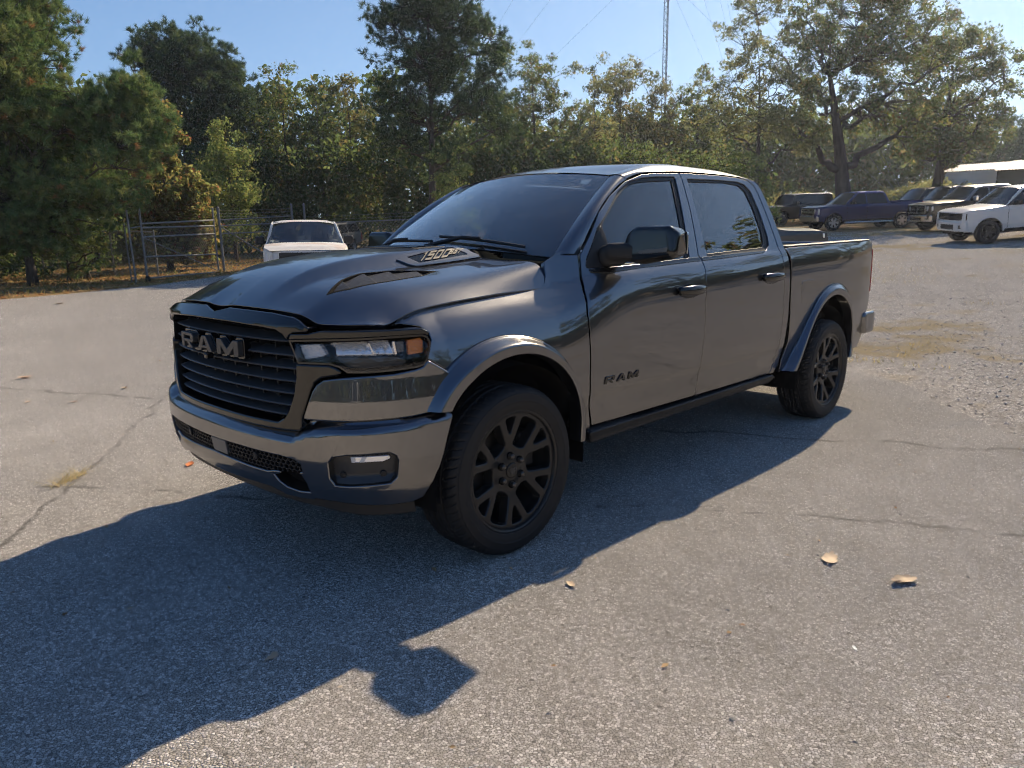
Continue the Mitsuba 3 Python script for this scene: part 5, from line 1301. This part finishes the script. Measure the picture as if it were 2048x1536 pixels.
# ------------------------------------------------------------------ the other vehicles
def paint_simple(c, flake=None, w=.25):
    return coat(c, flake or tuple(min(1, q * 1.6 + .05) for q in c), .35, w, 1.55, .03)
M["m_white"] = gloss((.66, .67, .68), 1.5, .03)
M["m_navy"] = paint_simple((.012, .028, .15), (.03, .06, .26), .2)
M["m_black_car"] = paint_simple((.008, .008, .009))
M["m_dark_green"] = paint_simple((.016, .020, .018))
M["m_slate"] = paint_simple((.05, .065, .08))
M["m_silver"] = paint_simple((.26, .27, .28))
def old_col(p, n, uv):
    a = fbm(p.x * 3, p.y * 3, p.z * 3, 4); b = fbm(p.x * 14, p.y * 14, p.z * 14, 3)
    up = smoothstep(.2, .9, n.z)
    return mix(mix((.62, .62, .60), (.50, .49, .46), b), mix((.55, .49, .43), (.45, .36, .29), b), smoothstep(.46, .66, a) * up * .8)
M["m_old_white"] = pr(proc(old_col), .5)
M["m_car_glass"] = gloss((.012, .013, .014), 1.55, .01)
M["m_car_screen"] = sheet((.55, .6, .6), 1.6)
M["m_alloy"] = pr((.55, .55, .56), .3, .7)
M["m_black_wheel"] = pr((.03, .03, .032), .35, .3)

def vehicle(name, label, pos, heading, s, group=None, category="pickup truck"):
    """s: the dimensions (metres from the front axle, x rearwards) and the looks"""
    key = num(name); lab(key, label, category, group)
    f, wb, tail, hw, R = s["f"], s["wb"], s["tail"], s["hw"], s["R"]
    zn, zk, xc, xt, zr, xr, xb, zb = s["zn"], s["zk"], s["xc"], s["xt"], s["zr"], s["xr"], s["xb"], s["zb"]
    zs, bed = s.get("zs", .46), s.get("bed")
    a = heading - PI
    Rm = rz(a)
    ax = Rm @ [1, 0, 0]; ay = Rm @ [0, 1, 0]
    hub = s.get("track", hw - .14)
    o = np.array([pos[0], pos[1]]) + (ay * hub)[:2]
    def gz(x, y):
        q = o + (ax * x + ay * y)[:2]; return float(zg(q[0], q[1]))
    z00, z10, z01 = gz(0, 0), gz(wb, 0), gz(0, 1)
    ex = np.r_[ax[:2], (z10 - z00) / wb]; ex /= np.linalg.norm(ex)
    ey = np.r_[ay[:2], z01 - z00]; ey -= ex * (ey @ ex); ey /= np.linalg.norm(ey)
    B = np.stack([ex, ey, np.cross(ex, ey)], 1)
    org = np.array([o[0], o[1], z00])
    def P(k, m, mat, both=False):
        for j in range(2 if both else 1):
            V, F, N = (m if len(m) == 3 else (m[0], m[1], None))
            if j: V = V * [1, -1, 1]; F = F[:, ::-1]; N = None if N is None else N * [1, -1, 1]
            put(num(key + "__" + k), V @ B.T + org, F, None if N is None else N @ B.T, mat)
    bulge_ = PC([.2, zs, .75, zb - .12, zb, zb + .01, 3], [.10, .05, 0, .0, .035, .035, .035])
    def w(x, z):
        t = hw - .16 * np.clip((-f + .75 - x) / .75, 0, 1) ** 2 - .07 * np.clip((x - tail + .5) / .5, 0, 1) ** 2
        return t - bulge_(np.clip(z, .2, 2.9)) - s.get("tumble", .40) * np.maximum(z - zb, 0)
    side = lambda off=0.0: (lambda x, z: np.stack([x, -(w(x, z) + off), z], -1))
    arch = lambda x: Point(x, R).buffer(R + .09, 24)
    top = [(-f + .03, zn), (-f + .3, zn + (zk - zn) * .45), (0, zn + (zk - zn) * .62), (xc, zk)]
    rear = [(xb, zb), (tail - .02, bed or zb), (tail, (bed or zb) - .25), (tail - .03, .5)]
    body = Polygon(top + [(xc + .15, zb)] + rear + [(wb + R, zs), (R, zs), (-f + .10, .48), (-f, .62), (-f - .01, .80)]).buffer(0)
    body = body.difference(unary_union([arch(0), arch(wb)]))
    paint = s["paint"]
    P("body_side", panel(body, side(), OUTL, r=.015, depth=.06, res=.09), paint, True)
    cabp = Polygon([(xc - .02, zb - .01), (xt, zr - .05), (xt + .35, zr), (xr - .25, zr), (xr, zr - .06), (xb + .02, zb - .01)])
    wins = []
    zt_ = zr - .085
    def at_z(x0, z0, x1, z1, z): return x0 + (x1 - x0) * (z - z0) / (z1 - z0)
    xf = lambda z: at_z(xc, zb, xt, zr - .05, z) + .17
    xl = lambda z: at_z(xb, zb, xr, zr - .06, z) - .10
    z0 = zb + .03
    cols_ = s["pillars"]
    edges = [None] + list(cols_) + [None]
    for i in range(len(edges) - 1):
        l0, l1 = (xf(z0), xf(zt_)) if edges[i] is None else (edges[i] + .03, edges[i] + .03)
        r0, r1 = (xl(z0), xl(zt_)) if edges[i + 1] is None else (edges[i + 1] - .03, edges[i + 1] - .03)
        dip = s.get("dip", 0) if i == 0 else 0
        g = Polygon([(l0 - .3 * bool(dip), z0 - dip), (r0 - .25 * bool(dip), z0 - dip), (r0, z0), (r1, zt_), (l1, zt_)] if dip else [(l0, z0), (r0, z0), (r1, zt_), (l1, zt_)]).buffer(-.03).buffer(.03)
        wins.append(g)
    P("cab_side", panel(cabp.difference(unary_union(wins)), side(), OUTL, r=.02, depth=.04, res=.09), s.get("roof_paint", paint), True)
    for g in wins:
        P("window", panel(g.buffer(.006), side(-.012), OUTL, r=.003, depth=.004, res=.2), s.get("glass", "m_car_glass"), True)
    for c in [xc + .12] + list(s["pillars"]):
        P("door_gap", panel(Polygon([(c - .007, zs + .06), (c + .007, zs + .06), (c + .007, zb - .02), (c - .007, zb - .02)]), side(.003), OUTL, r=.001, depth=.004, res=.2), "m_dark", True)
    for c in (0, wb):
        P("arch_lip", panel(Point(c, R).buffer(R + .135, 24).difference(Point(c, R).buffer(R + .085, 24)).intersection(sbox(-f + .06, zs - .02, tail, 3)), side(.014), OUTL, r=.008, depth=.04, res=.06), s.get("lip", paint), True)
    P("rocker", panel(sbox(R + .14, zs - .02, wb - R - .14, zs + .07), side(.006), OUTL, r=.006, depth=.03, res=.2), "m_plastic", True)
    P("belt_strip", panel(Polygon([(xf(z0) - .12, zb + .002), (xl(z0) + .05, zb + .002), (xl(z0) + .05, zb + .02), (xf(z0) - .12, zb + .02)]), side(.004), OUTL, r=.002, depth=.006, res=.2), s.get("belt", "m_plastic"), True)
    # hood, roof, screens
    hx = np.linspace(-f + .03, xc, 14); zz = np.array(top)
    hzp = PC(zz[:, 0], zz[:, 1])
    def hood(x, u):
        x = np.clip(x, -f + .03, xc)
        q = 1 - np.abs(u) ** 3
        return np.stack([x, u * w(x, hzp(x) * 0 + zk - .1) * .985, hzp(x) + .055 * q * np.clip((x + f) / .3, 0.15, 1)], -1)
    P("hood", grid_surf(hood, hx, np.linspace(-1, 1, 15), (0, 0, 1)), paint)
    def roofs(x, u):
        a_ = np.abs(u)
        return np.stack([x, u * w(x, x * 0 + zr - .03), zr - .035 + .07 * (1 - a_ ** 4) - .05 * np.clip((xt + .35 - x) / .35, 0, 1) ** 2], -1)
    P("roof", grid_surf(roofs, np.linspace(xt - .02, xr, 12), np.linspace(-1, 1, 15), (0, 0, 1)), s.get("roof_paint", paint))
    def quad(x0, z0_, x1, z1_, b):
        return lambda u, v: np.stack([x0 + (x1 - x0) * v + b * u ** 2, u * w(np.array([x0]), np.array([z0_]))[0] * (1 - v) * .97 + u * w(np.array([x1]), np.array([z1_]))[0] * v * .96, z0_ + (z1_ - z0_) * v], -1)
    P("windshield", grid_surf(quad(xc - .12, zk + .02, xt - .02, zr - .01, .14), np.linspace(-1, 1, 12), np.linspace(0, 1, 5), (-1, 0, .6)), s.get("screen", "m_car_glass"))
    bz = bed and .95 or .55
    P("back", grid_surf(quad(xb, zb - .02, xr, zr - .05, 0), np.linspace(-1, 1, 6), np.linspace(0, 1, 4), (1, 0, .2)), s.get("glass", "m_car_glass"))
    if bed:
        P("bed", cat([bx(xb, tail - .05, -hw + .16, hw - .16, .7, .75), bx(xb + .02, xb + .06, -hw + .1, hw - .1, .7, bed - .03), bx(tail - .07, tail - .02, -hw + .1, hw - .1, .55, bed - .01),
                       bx(xb, tail - .03, -hw + .06, -hw + .16, bed - .05, bed + .005), bx(xb, tail - .03, hw - .16, hw - .06, bed - .05, bed + .005)]), paint)
    else:
        P("tailgate", grid_surf(lambda u, z: np.stack([tail - .02 - .03 * u ** 2, u * w(u * 0 + tail, z) * .99, z], -1), np.linspace(-1, 1, 8), np.linspace(.5, zb, 5), (1, 0, 0)), paint)
    P("tail_lamp", cat([bx(tail - .04, tail + .012, -hw + .045, -hw + .19, zb - .42, zb - .06), bx(tail - .04, tail + .012, hw - .19, hw - .045, zb - .42, zb - .06)]) if 0 else bx(tail - .06, tail + .012, -hw + .03, -hw + .2, (bed or zb) - .42, (bed or zb) - .08), "m_red", True)
    # face
    def face(off):
        return lambda y, z: np.stack([-f + .20 * (np.abs(y) / hw) ** 3.2 - off + .10 * np.clip(z - zn + .12, 0, 1), y, z], -1)
    FO = (-1, 0, 0)
    P("fascia", panel(sbox(-hw + .07, .50, hw - .07, zn), face(0), FO, r=.02, depth=.05, res=.09), s.get("face", paint))
    gw, g0, g1 = s["grille"]
    P("grille", panel(sbox(-gw, g0, gw, g1).buffer(-.04).buffer(.04), face(.012), FO, r=.01, depth=.03, res=.09), s.get("grille_m", "m_gloss_black"))
    for kind, poly in s.get("bars", ()):
        P(kind, panel(poly, face(.03), FO, r=.006, depth=.03, res=.09), s.get("bar_m", "m_chrome"))
    lx0, lx1, l0, l1 = s["lamp"]
    lp = sbox(-lx1, l0, -lx0, l1).buffer(-.025).buffer(.025)
    P("headlight", panel(lp, face(.016), FO, r=.01, depth=.04, res=.06), s.get("lamp_m", "m_white_led"), True)
    P("front_bumper", panel(sbox(-hw + .04, s["bump"][0], hw - .04, s["bump"][1]).buffer(-.03).buffer(.03), face(.07), FO, r=.03, depth=.16, res=.08), s.get("bump_m", "m_chrome"))
    if s.get("inset"):
        P("lower_grille", panel(sbox(-.42, s["bump"][0] + .06, .42, s["bump"][1] - .10).buffer(-.02).buffer(.02), face(.075), FO, r=.005, depth=.02, res=.09), "m_plastic")
        P("fog_lamp", panel(sbox(-hw + .16, s["bump"][0] + .10, -hw + .34, s["bump"][1] - .12), face(.078), FO, r=.005, depth=.02, res=.09), "m_plastic", True)
    P("rear_bumper", rbox(tail - .05, tail + .10, -hw + .06, hw - .06, .50, .68, .03), s.get("bump_m", "m_chrome"))
    P("underbody", cat([bx(-f + .2, tail - .2, -hw + .30, hw - .30, .36, .66), bx(R + .1, wb - R - .1, -hw + .12, hw - .12, zs - .03, .60)]), "m_dark")
    if s.get("step"):
        P("side_step", tube([(R + .15, -hw - .02, zs - .07), (wb - R - .12, -hw - .02, zs - .07)], .04, 8), "m_chrome", True)
    mz = zb + .10
    P("mirror", mv(rbox(-.07, .07, -.11, .11, -.10, .10, .035), None, (xc + .42, -hw - .10, mz)), s.get("mirror_m", "m_plastic"), True)
    P("mirror_arm", tube([(xc + .42, -hw + .10, mz - .04), (xc + .42, -hw - .04, mz - .04)], .03, 6), "m_plastic", True)
    if s.get("handles", True):
        for c in list(s["pillars"]) + [xb]:
            P("handle", rbox(c - .26, c - .10, -hw - .015, -hw + .03, zb - .17, zb - .135, .012), s.get("handle_m", paint), True)
    # door seams as narrow recessed strips are below a pixel here; the cabin is dark inside
    P("cabin", cat([mv(rbox(-.09, .09, -.24, .24, 0, .62, .05), ry(.2), (xc + 1.15, y_, zb - .35)) for y_ in (-.4, .4)] + [mv(rbox(-.05, .05, -.12, .12, 0, .17, .04), None, (xc + 1.33, y_, zb + .24)) for y_ in (-.4, .4)]), "m_seat")
    for xw in (0, wb):
        for sd in (-1, 1):
            k = num(key + "__wheel")
            hubp = np.array([xw, sd * hub, R])
            fl = np.array([1, -sd, 1.0])
            ty = revolve([(R * .62, -.10), (R * .66, -.125), (R * .85, -.13), (R * .96, -.115), (R, -.08), (R, .08), (R * .96, .115), (R * .66, .125)], 40)
            def Wp(kk, m, mat):
                V = m[0] * fl + hubp
                put(kk, V @ B.T + org, m[1] if sd < 0 else m[1][:, ::-1], None, mat)
            Wp(k + "__tyre", ty, "m_tyre")
            rr = R * .66; ns = s.get("spokes", 6)
            spoke = [Polygon([(.05, -.035), (rr * .95, -.055 * rr / .27), (rr * .95, -.012), (.14, .0), (rr * .95, .012), (rr * .95, .055 * rr / .27), (.05, .035)]) for _ in range(1)]
            disc = unary_union([affinity.rotate(q, 360 / ns * i, origin=(0, 0)) for q in spoke for i in range(ns)] + [Point(0, 0).buffer(.075), Point(0, 0).buffer(rr).difference(Point(0, 0).buffer(rr * .90))])
            V, F = extrude(disc.buffer(0), .035)
            V = V[:, [0, 2, 1]] * [1, -1, 1] + [0, -.075, 0]
            Wp(k + "__rim", (V, F), s.get("rim_m", "m_alloy"))
            Wp(k + "__brake_disc", revolve([(.0, -.03), (R * .60, -.03), (R * .62, .0)], 24), "m_dark")
    return key
B_ = sbox
pick = dict(f=.95, wb=3.65, tail=4.85, hw=1.0, R=.41, zn=1.12, zk=1.25, xc=.55, xt=1.20, zr=1.90, xr=2.75, xb=2.95, zb=1.28, bed=1.36, pillars=(1.72,), tumble=.42)
vehicle("pickup_truck", "white crew cab pickup with black wheels and dark grille at the right edge", (30.35, 3.73), math.radians(134), {**pick, "paint": "m_white", "zn": 1.20, "zk": 1.36, "zb": 1.36, "zr": 1.97, "bed": 1.42, "R": .44, "dip": .14, "grille": (.80, .92, 1.17),
        "lamp": (.58, .92, .93, 1.17), "lamp_m": "m_gloss_black", "bump": (.52, .86), "bump_m": "m_white", "inset": True, "rim_m": "m_black_wheel", "handle_m": "m_white", "mirror_m": "m_gloss_black",
        "bars": (("grille_bar", B_(-.55, 1.03, .55, 1.06)), ("emblem", Point(0, 1.045).buffer(.10))), "bar_m": "m_trim"})
vent_ = None
vehicle("pickup_truck", "black pickup with a chrome crosshair grille beside the white crew cab", (35.1, 6.25), math.radians(136), {**pick, "paint": "m_black_car", "zn": 1.18, "zk": 1.30, "grille": (.60, .82, 1.17), "grille_m": "m_chrome",
        "lamp": (.64, .94, .92, 1.12), "lamp_m": "m_reflector", "bump": (.46, .74), "inset": True, "mirror_m": "m_chrome", "R": .42,
        "bars": [("grille_opening", B_(x0, z0_, x0 + .49, z0_ + .13)) for x0 in (-.53, .04) for z0_ in (.86, 1.01)], "bar_m": "m_dark", "roof_paint": "m_silver"})
nv = vehicle("pickup_truck", "navy blue crew cab pickup with chrome grille and side steps under the big oak", (36.76, 11.94), math.radians(140), {**pick, "paint": "m_navy", "zn": 1.16, "zk": 1.24, "zr": 1.86, "grille": (.66, .78, 1.13), "grille_m": "m_gloss_black",
        "lamp": (.68, .95, .82, 1.12), "lamp_m": "m_reflector", "bump": (.48, .74), "step": True, "handle_m": "m_navy", "R": .40, "tail": 4.75, "spokes": 6,
        "bars": (("grille_bar", B_(-.66, .93, .66, .975)), ("grille_bar", B_(-.68, 1.09, .68, 1.13)), ("grille_bar", B_(-.68, .77, .68, .81)), ("grille_bar", B_(-.69, .80, -.65, 1.12)), ("grille_bar", B_(.65, .80, .69, 1.12)), ("emblem", Polygon([(-.13, .93), (-.05, .93), (-.05, .91), (.05, .91), (.05, .93), (.13, .93), (.13, .975), (.05, .975), (.05, .995), (-.05, .995), (-.05, .975), (-.13, .975)])))})
boxy = dict(f=.75, wb=2.95, tail=3.75, hw=.93, R=.41, zn=1.10, zk=1.18, xc=.62, xt=.90, zr=1.86, xr=3.62, xb=3.72, zb=1.24, bed=None, pillars=(1.45, 2.45), tumble=.16)
vehicle("off_roader", "boxy black off-roader parked left of the navy pickup", (43.2, 17.6), math.radians(150), {**boxy, "paint": "m_black_car", "grille": (.45, .80, 1.05), "lamp": (.50, .70, .86, 1.04), "bump": (.5, .68), "bump_m": "m_plastic", "rim_m": "m_black_wheel"}, None, "off-roader")
suv = dict(f=.95, wb=3.3, tail=4.55, hw=1.0, R=.40, zn=1.10, zk=1.20, xc=.55, xt=1.15, zr=1.92, xr=4.25, xb=4.50, zb=1.24, bed=None, pillars=(1.65, 2.75), tumble=.30)
vehicle("estate_car", "dark green sport utility behind the bed of the navy pickup", (47.2, 11.6), math.radians(142), {**suv, "paint": "m_dark_green", "grille": (.6, .8, 1.06), "lamp": (.64, .92, .86, 1.05), "bump": (.5, .74), "bump_m": "m_dark_green"}, None, "sport utility vehicle")
vehicle("estate_car", "slate grey sport utility with long dark windows, behind and right of the navy pickup", (45.2, 9.7), math.radians(142), {**suv, "paint": "m_slate", "zr": 1.98, "grille": (.6, .8, 1.06), "lamp": (.64, .92, .86, 1.05), "bump": (.5, .74), "bump_m": "m_slate"}, None, "sport utility vehicle")
vehicle("estate_car", "slate coloured car whose hood and headlight show just above the grey truck's bed", (20.1, 7.3), math.radians(-40), {**suv, "paint": "m_slate", "zn": .98, "zk": 1.14, "zr": 1.66, "zb": 1.12, "xr": 3.6, "xb": 4.1, "tail": 4.3, "R": .36, "grille": (.5, .66, .9), "lamp": (.58, .95, .84, .97), "lamp_m": "m_reflector", "bump": (.42, .66), "bump_m": "m_slate"}, None, "car")
vehicle("old_pickup", "old white pickup with faded rusty hood parked before the chain link fence", (8.02, 12.5), math.radians(240), {**pick, "paint": "m_old_white", "f": .85, "wb": 3.0, "tail": 4.1, "hw": .98, "R": .36, "zn": 1.22, "zk": 1.33, "xc": .60, "xt": 1.12, "zr": 1.88, "xr": 1.85, "xb": 2.05, "zb": 1.32, "bed": 1.36, "pillars": (), "tumble": .30,
        "grille": (.62, .92, 1.18), "grille_m": "m_plastic", "lamp": (.66, .92, .96, 1.16), "bump": (.52, .74), "screen": "m_car_screen", "glass": "m_car_screen", "handles": False,
        "bars": [("grille_slot", B_(-.35 + .12 * i, 1.0, -.27 + .12 * i, 1.10)) for i in range(6)], "bar_m": "m_dark"}, None, "old pickup")
vehicle("old_pickup", "white pickup seen through the mesh left of the gate", (10.5, 41.5), math.radians(200), {**pick, "paint": "m_white", "grille": (.6, .8, 1.06), "lamp": (.64, .92, .86, 1.05), "bump": (.5, .74), "screen": "m_car_glass"}, None, "old pickup")
vehicle("estate_car", "pale blue grey van seen through the narrow gate leaf", (12.6, 40.0), math.radians(210), {**suv, "paint": "m_slate", "zr": 2.15, "grille": (.6, .8, 1.06), "lamp": (.64, .92, .86, 1.05), "bump": (.5, .74)}, None, "van")
vehicle("estate_car", "small silver car behind the fence, right of the old white pickup", (17.6, 28.2), math.radians(215), {**suv, "paint": "m_silver", "zn": .95, "zk": 1.05, "zr": 1.55, "zb": 1.05, "R": .33, "grille": (.5, .66, .9), "lamp": (.58, .95, .8, .92), "bump": (.42, .66), "bump_m": "m_silver"}, None, "car")
# behind the viewer, seen only as reflections in the paint
vehicle("pickup_truck", "white pickup parked across the lot behind the viewer", (-14.5, -10.5), math.radians(60), {**pick, "paint": "m_white", "grille": (.6, .8, 1.06), "lamp": (.64, .92, .86, 1.05), "bump": (.5, .74)})

# ------------------------------------------------------------------ single leaves lying on the asphalt
M["m_dry_leaf"] = pr((.42, .30, .20), .75)
M["m_pale_leaf"] = pr((.42, .33, .235), .75)
M["m_orange_leaf"] = pr((.45, .14, .035), .6)
def dead_leaf(label, x, y, size, rot, curl, m, seed, gr=None):
    r = np.random.default_rng(seed)
    key = num("fallen_leaf"); lab(key, label, "leaf", gr)
    n = 7
    t = np.linspace(0, 2 * PI, 40, endpoint=False)
    lobes = 1 + .07 * np.cos(3 * t + seed) + .06 * np.cos(7 * t) + .05 * r.normal(size=40)
    ring = np.c_[np.cos(t) * lobes, np.sin(t) * lobes * .50]
    pts = [np.zeros((1, 2))] + [ring * q for q in (.35, .7, 1.0)]
    p = np.vstack(pts) * size
    F = [[0, 1 + i, 1 + (i + 1) % 40] for i in range(40)]
    for k in (0, 1):
        a, b = 1 + 40 * k, 41 + 40 * k
        for i in range(40):
            j = (i + 1) % 40
            F += [[a + i, b + i, b + j], [a + i, b + j, a + j]]
    z = curl * (p[:, 1] ** 2 * 1.0 + .35 * p[:, 0] ** 2) / size + size * .38 * (meshkit.fbm(np.c_[p / size * 1.5 + seed, p[:, :1] * 0], 3) - .4)
    V = np.c_[p, z]; V[:, 2] -= V[:, 2].min() - .002
    V = V @ rz(rot).T
    tb = tube([V[np.argmin(np.abs(p[:, 1]) + np.abs(p[:, 0] + size))] , [-math.cos(rot) * size * 1.5, -math.sin(rot) * size * 1.5, .006]], .0015, 4)
    V, F = cat([(V, np.array(F)), tb])
    up = np.vstack([V])
    put(key, up + [x, y, float(zg(x, y))], F, np.array(trimesh.Trimesh(V, F, process=False).vertex_normals), m)
dead_leaf("pale curled brown leaf on the asphalt, left of a pair at lower right", .924, -2.12, .064, .25, .55, "m_pale_leaf", 1)
dead_leaf("arched brown leaf on the asphalt, right of a pair at lower right", .908, -2.443, .062, -.5, .8, "m_pale_leaf", 2)
dead_leaf("small tan leaf on the asphalt at the edge of the truck's shadow", -.089, -1.405, .032, 1.0, .5, "m_pale_leaf", 3)
dead_leaf("brown leaf lying in the truck's shadow", -1.266, -.986, .030, .4, .6, "m_dry_leaf", 4)
dead_leaf("orange brown leaf on the sunlit asphalt beside the front bumper", -.455, 1.609, .05, .9, .8, "m_orange_leaf", 5)
dead_leaf("curled leaf farthest left on the pale asphalt", -.30, 6.277, .07, .3, .6, "m_dry_leaf", 6)
dead_leaf("dark leaf on the asphalt nearest the verge", 2.845, 16.47, .12, .5, .5, "m_dry_leaf", 7)
dead_leaf("flat pale leaf on the asphalt left of the grille", .238, 4.802, .05, 1.2, .8, "m_pale_leaf", 8)
dead_leaf("small pale leaf, right one of two near the left edge of the asphalt", -.341, 4.441, .038, .1, .8, "m_pale_leaf", 9, "small pale leaves on the left asphalt")
dead_leaf("small pale leaf, left one of two near the left edge of the asphalt", -.637, 4.776, .038, .8, .8, "m_pale_leaf", 10, "small pale leaves on the left asphalt")
dead_leaf("white flake of leaf on the lower right asphalt", .216, -2.487, .014, .8, .6, "m_sticker", 11)
r = np.random.default_rng(77)
c0 = np.array([-1.129, 1.80])
q = c0 + np.c_[np.linspace(-.09, .12, 110), np.linspace(-.05, .14, 110)] + r.normal(size=(110, 2)) * .022
V, F, C = blades(np.c_[q, np.zeros(110) + .002], .055, .006, r, [(.55, .46, .26, 3), (.42, .36, .18, 1)], 1.4)
put("straw_tuft", V, F, None, "m_leaf", C); lab("straw_tuft", "tuft of dry straw growing in the seam of the left asphalt", "grass tuft")


r = np.random.default_rng(91)
n = 260
q = np.c_[-3 + r.random(n) * 9, -3.2 + r.random(n) ** 1.3 * 22]
q = q[shapely.contains_xy(lot_poly, q[:, 0], q[:, 1])]
V, F, C = flakes(np.c_[q, zg(q[:, 0], q[:, 1]) + .006], .012, r, [(.40, .30, .18, 3), (.26, .16, .08, 2), (.5, .45, .36, 1)], .85)
put("leaf_crumbs", V, F, None, "m_leaf", C); lab("leaf_crumbs", "tiny crumbs of dry leaf scattered over the asphalt", "leaf crumbs", kind="stuff")
# ------------------------------------------------------------------ the air
scene["haze_air"] = {"type": "homogeneous", "albedo": {"type": "rgb", "value": [.95, .95, .95]}, "sigma_t": {"type": "rgb", "value": [.00038, .00044, .00056]}, "phase": {"type": "hg", "g": .62}}
scene["haze"] = {"type": "cube", "to_world": T4().translate([60, 50, 29]) @ T4().scale([480, 480, 31]), "bsdf": {"type": "null"}, "interior": {"type": "ref", "id": "haze_air"}}
scene["camera"]["medium"] = {"type": "ref", "id": "haze_air"}
lab("haze", "thin warm haze in the air against the sun", "haze", kind="stuff")
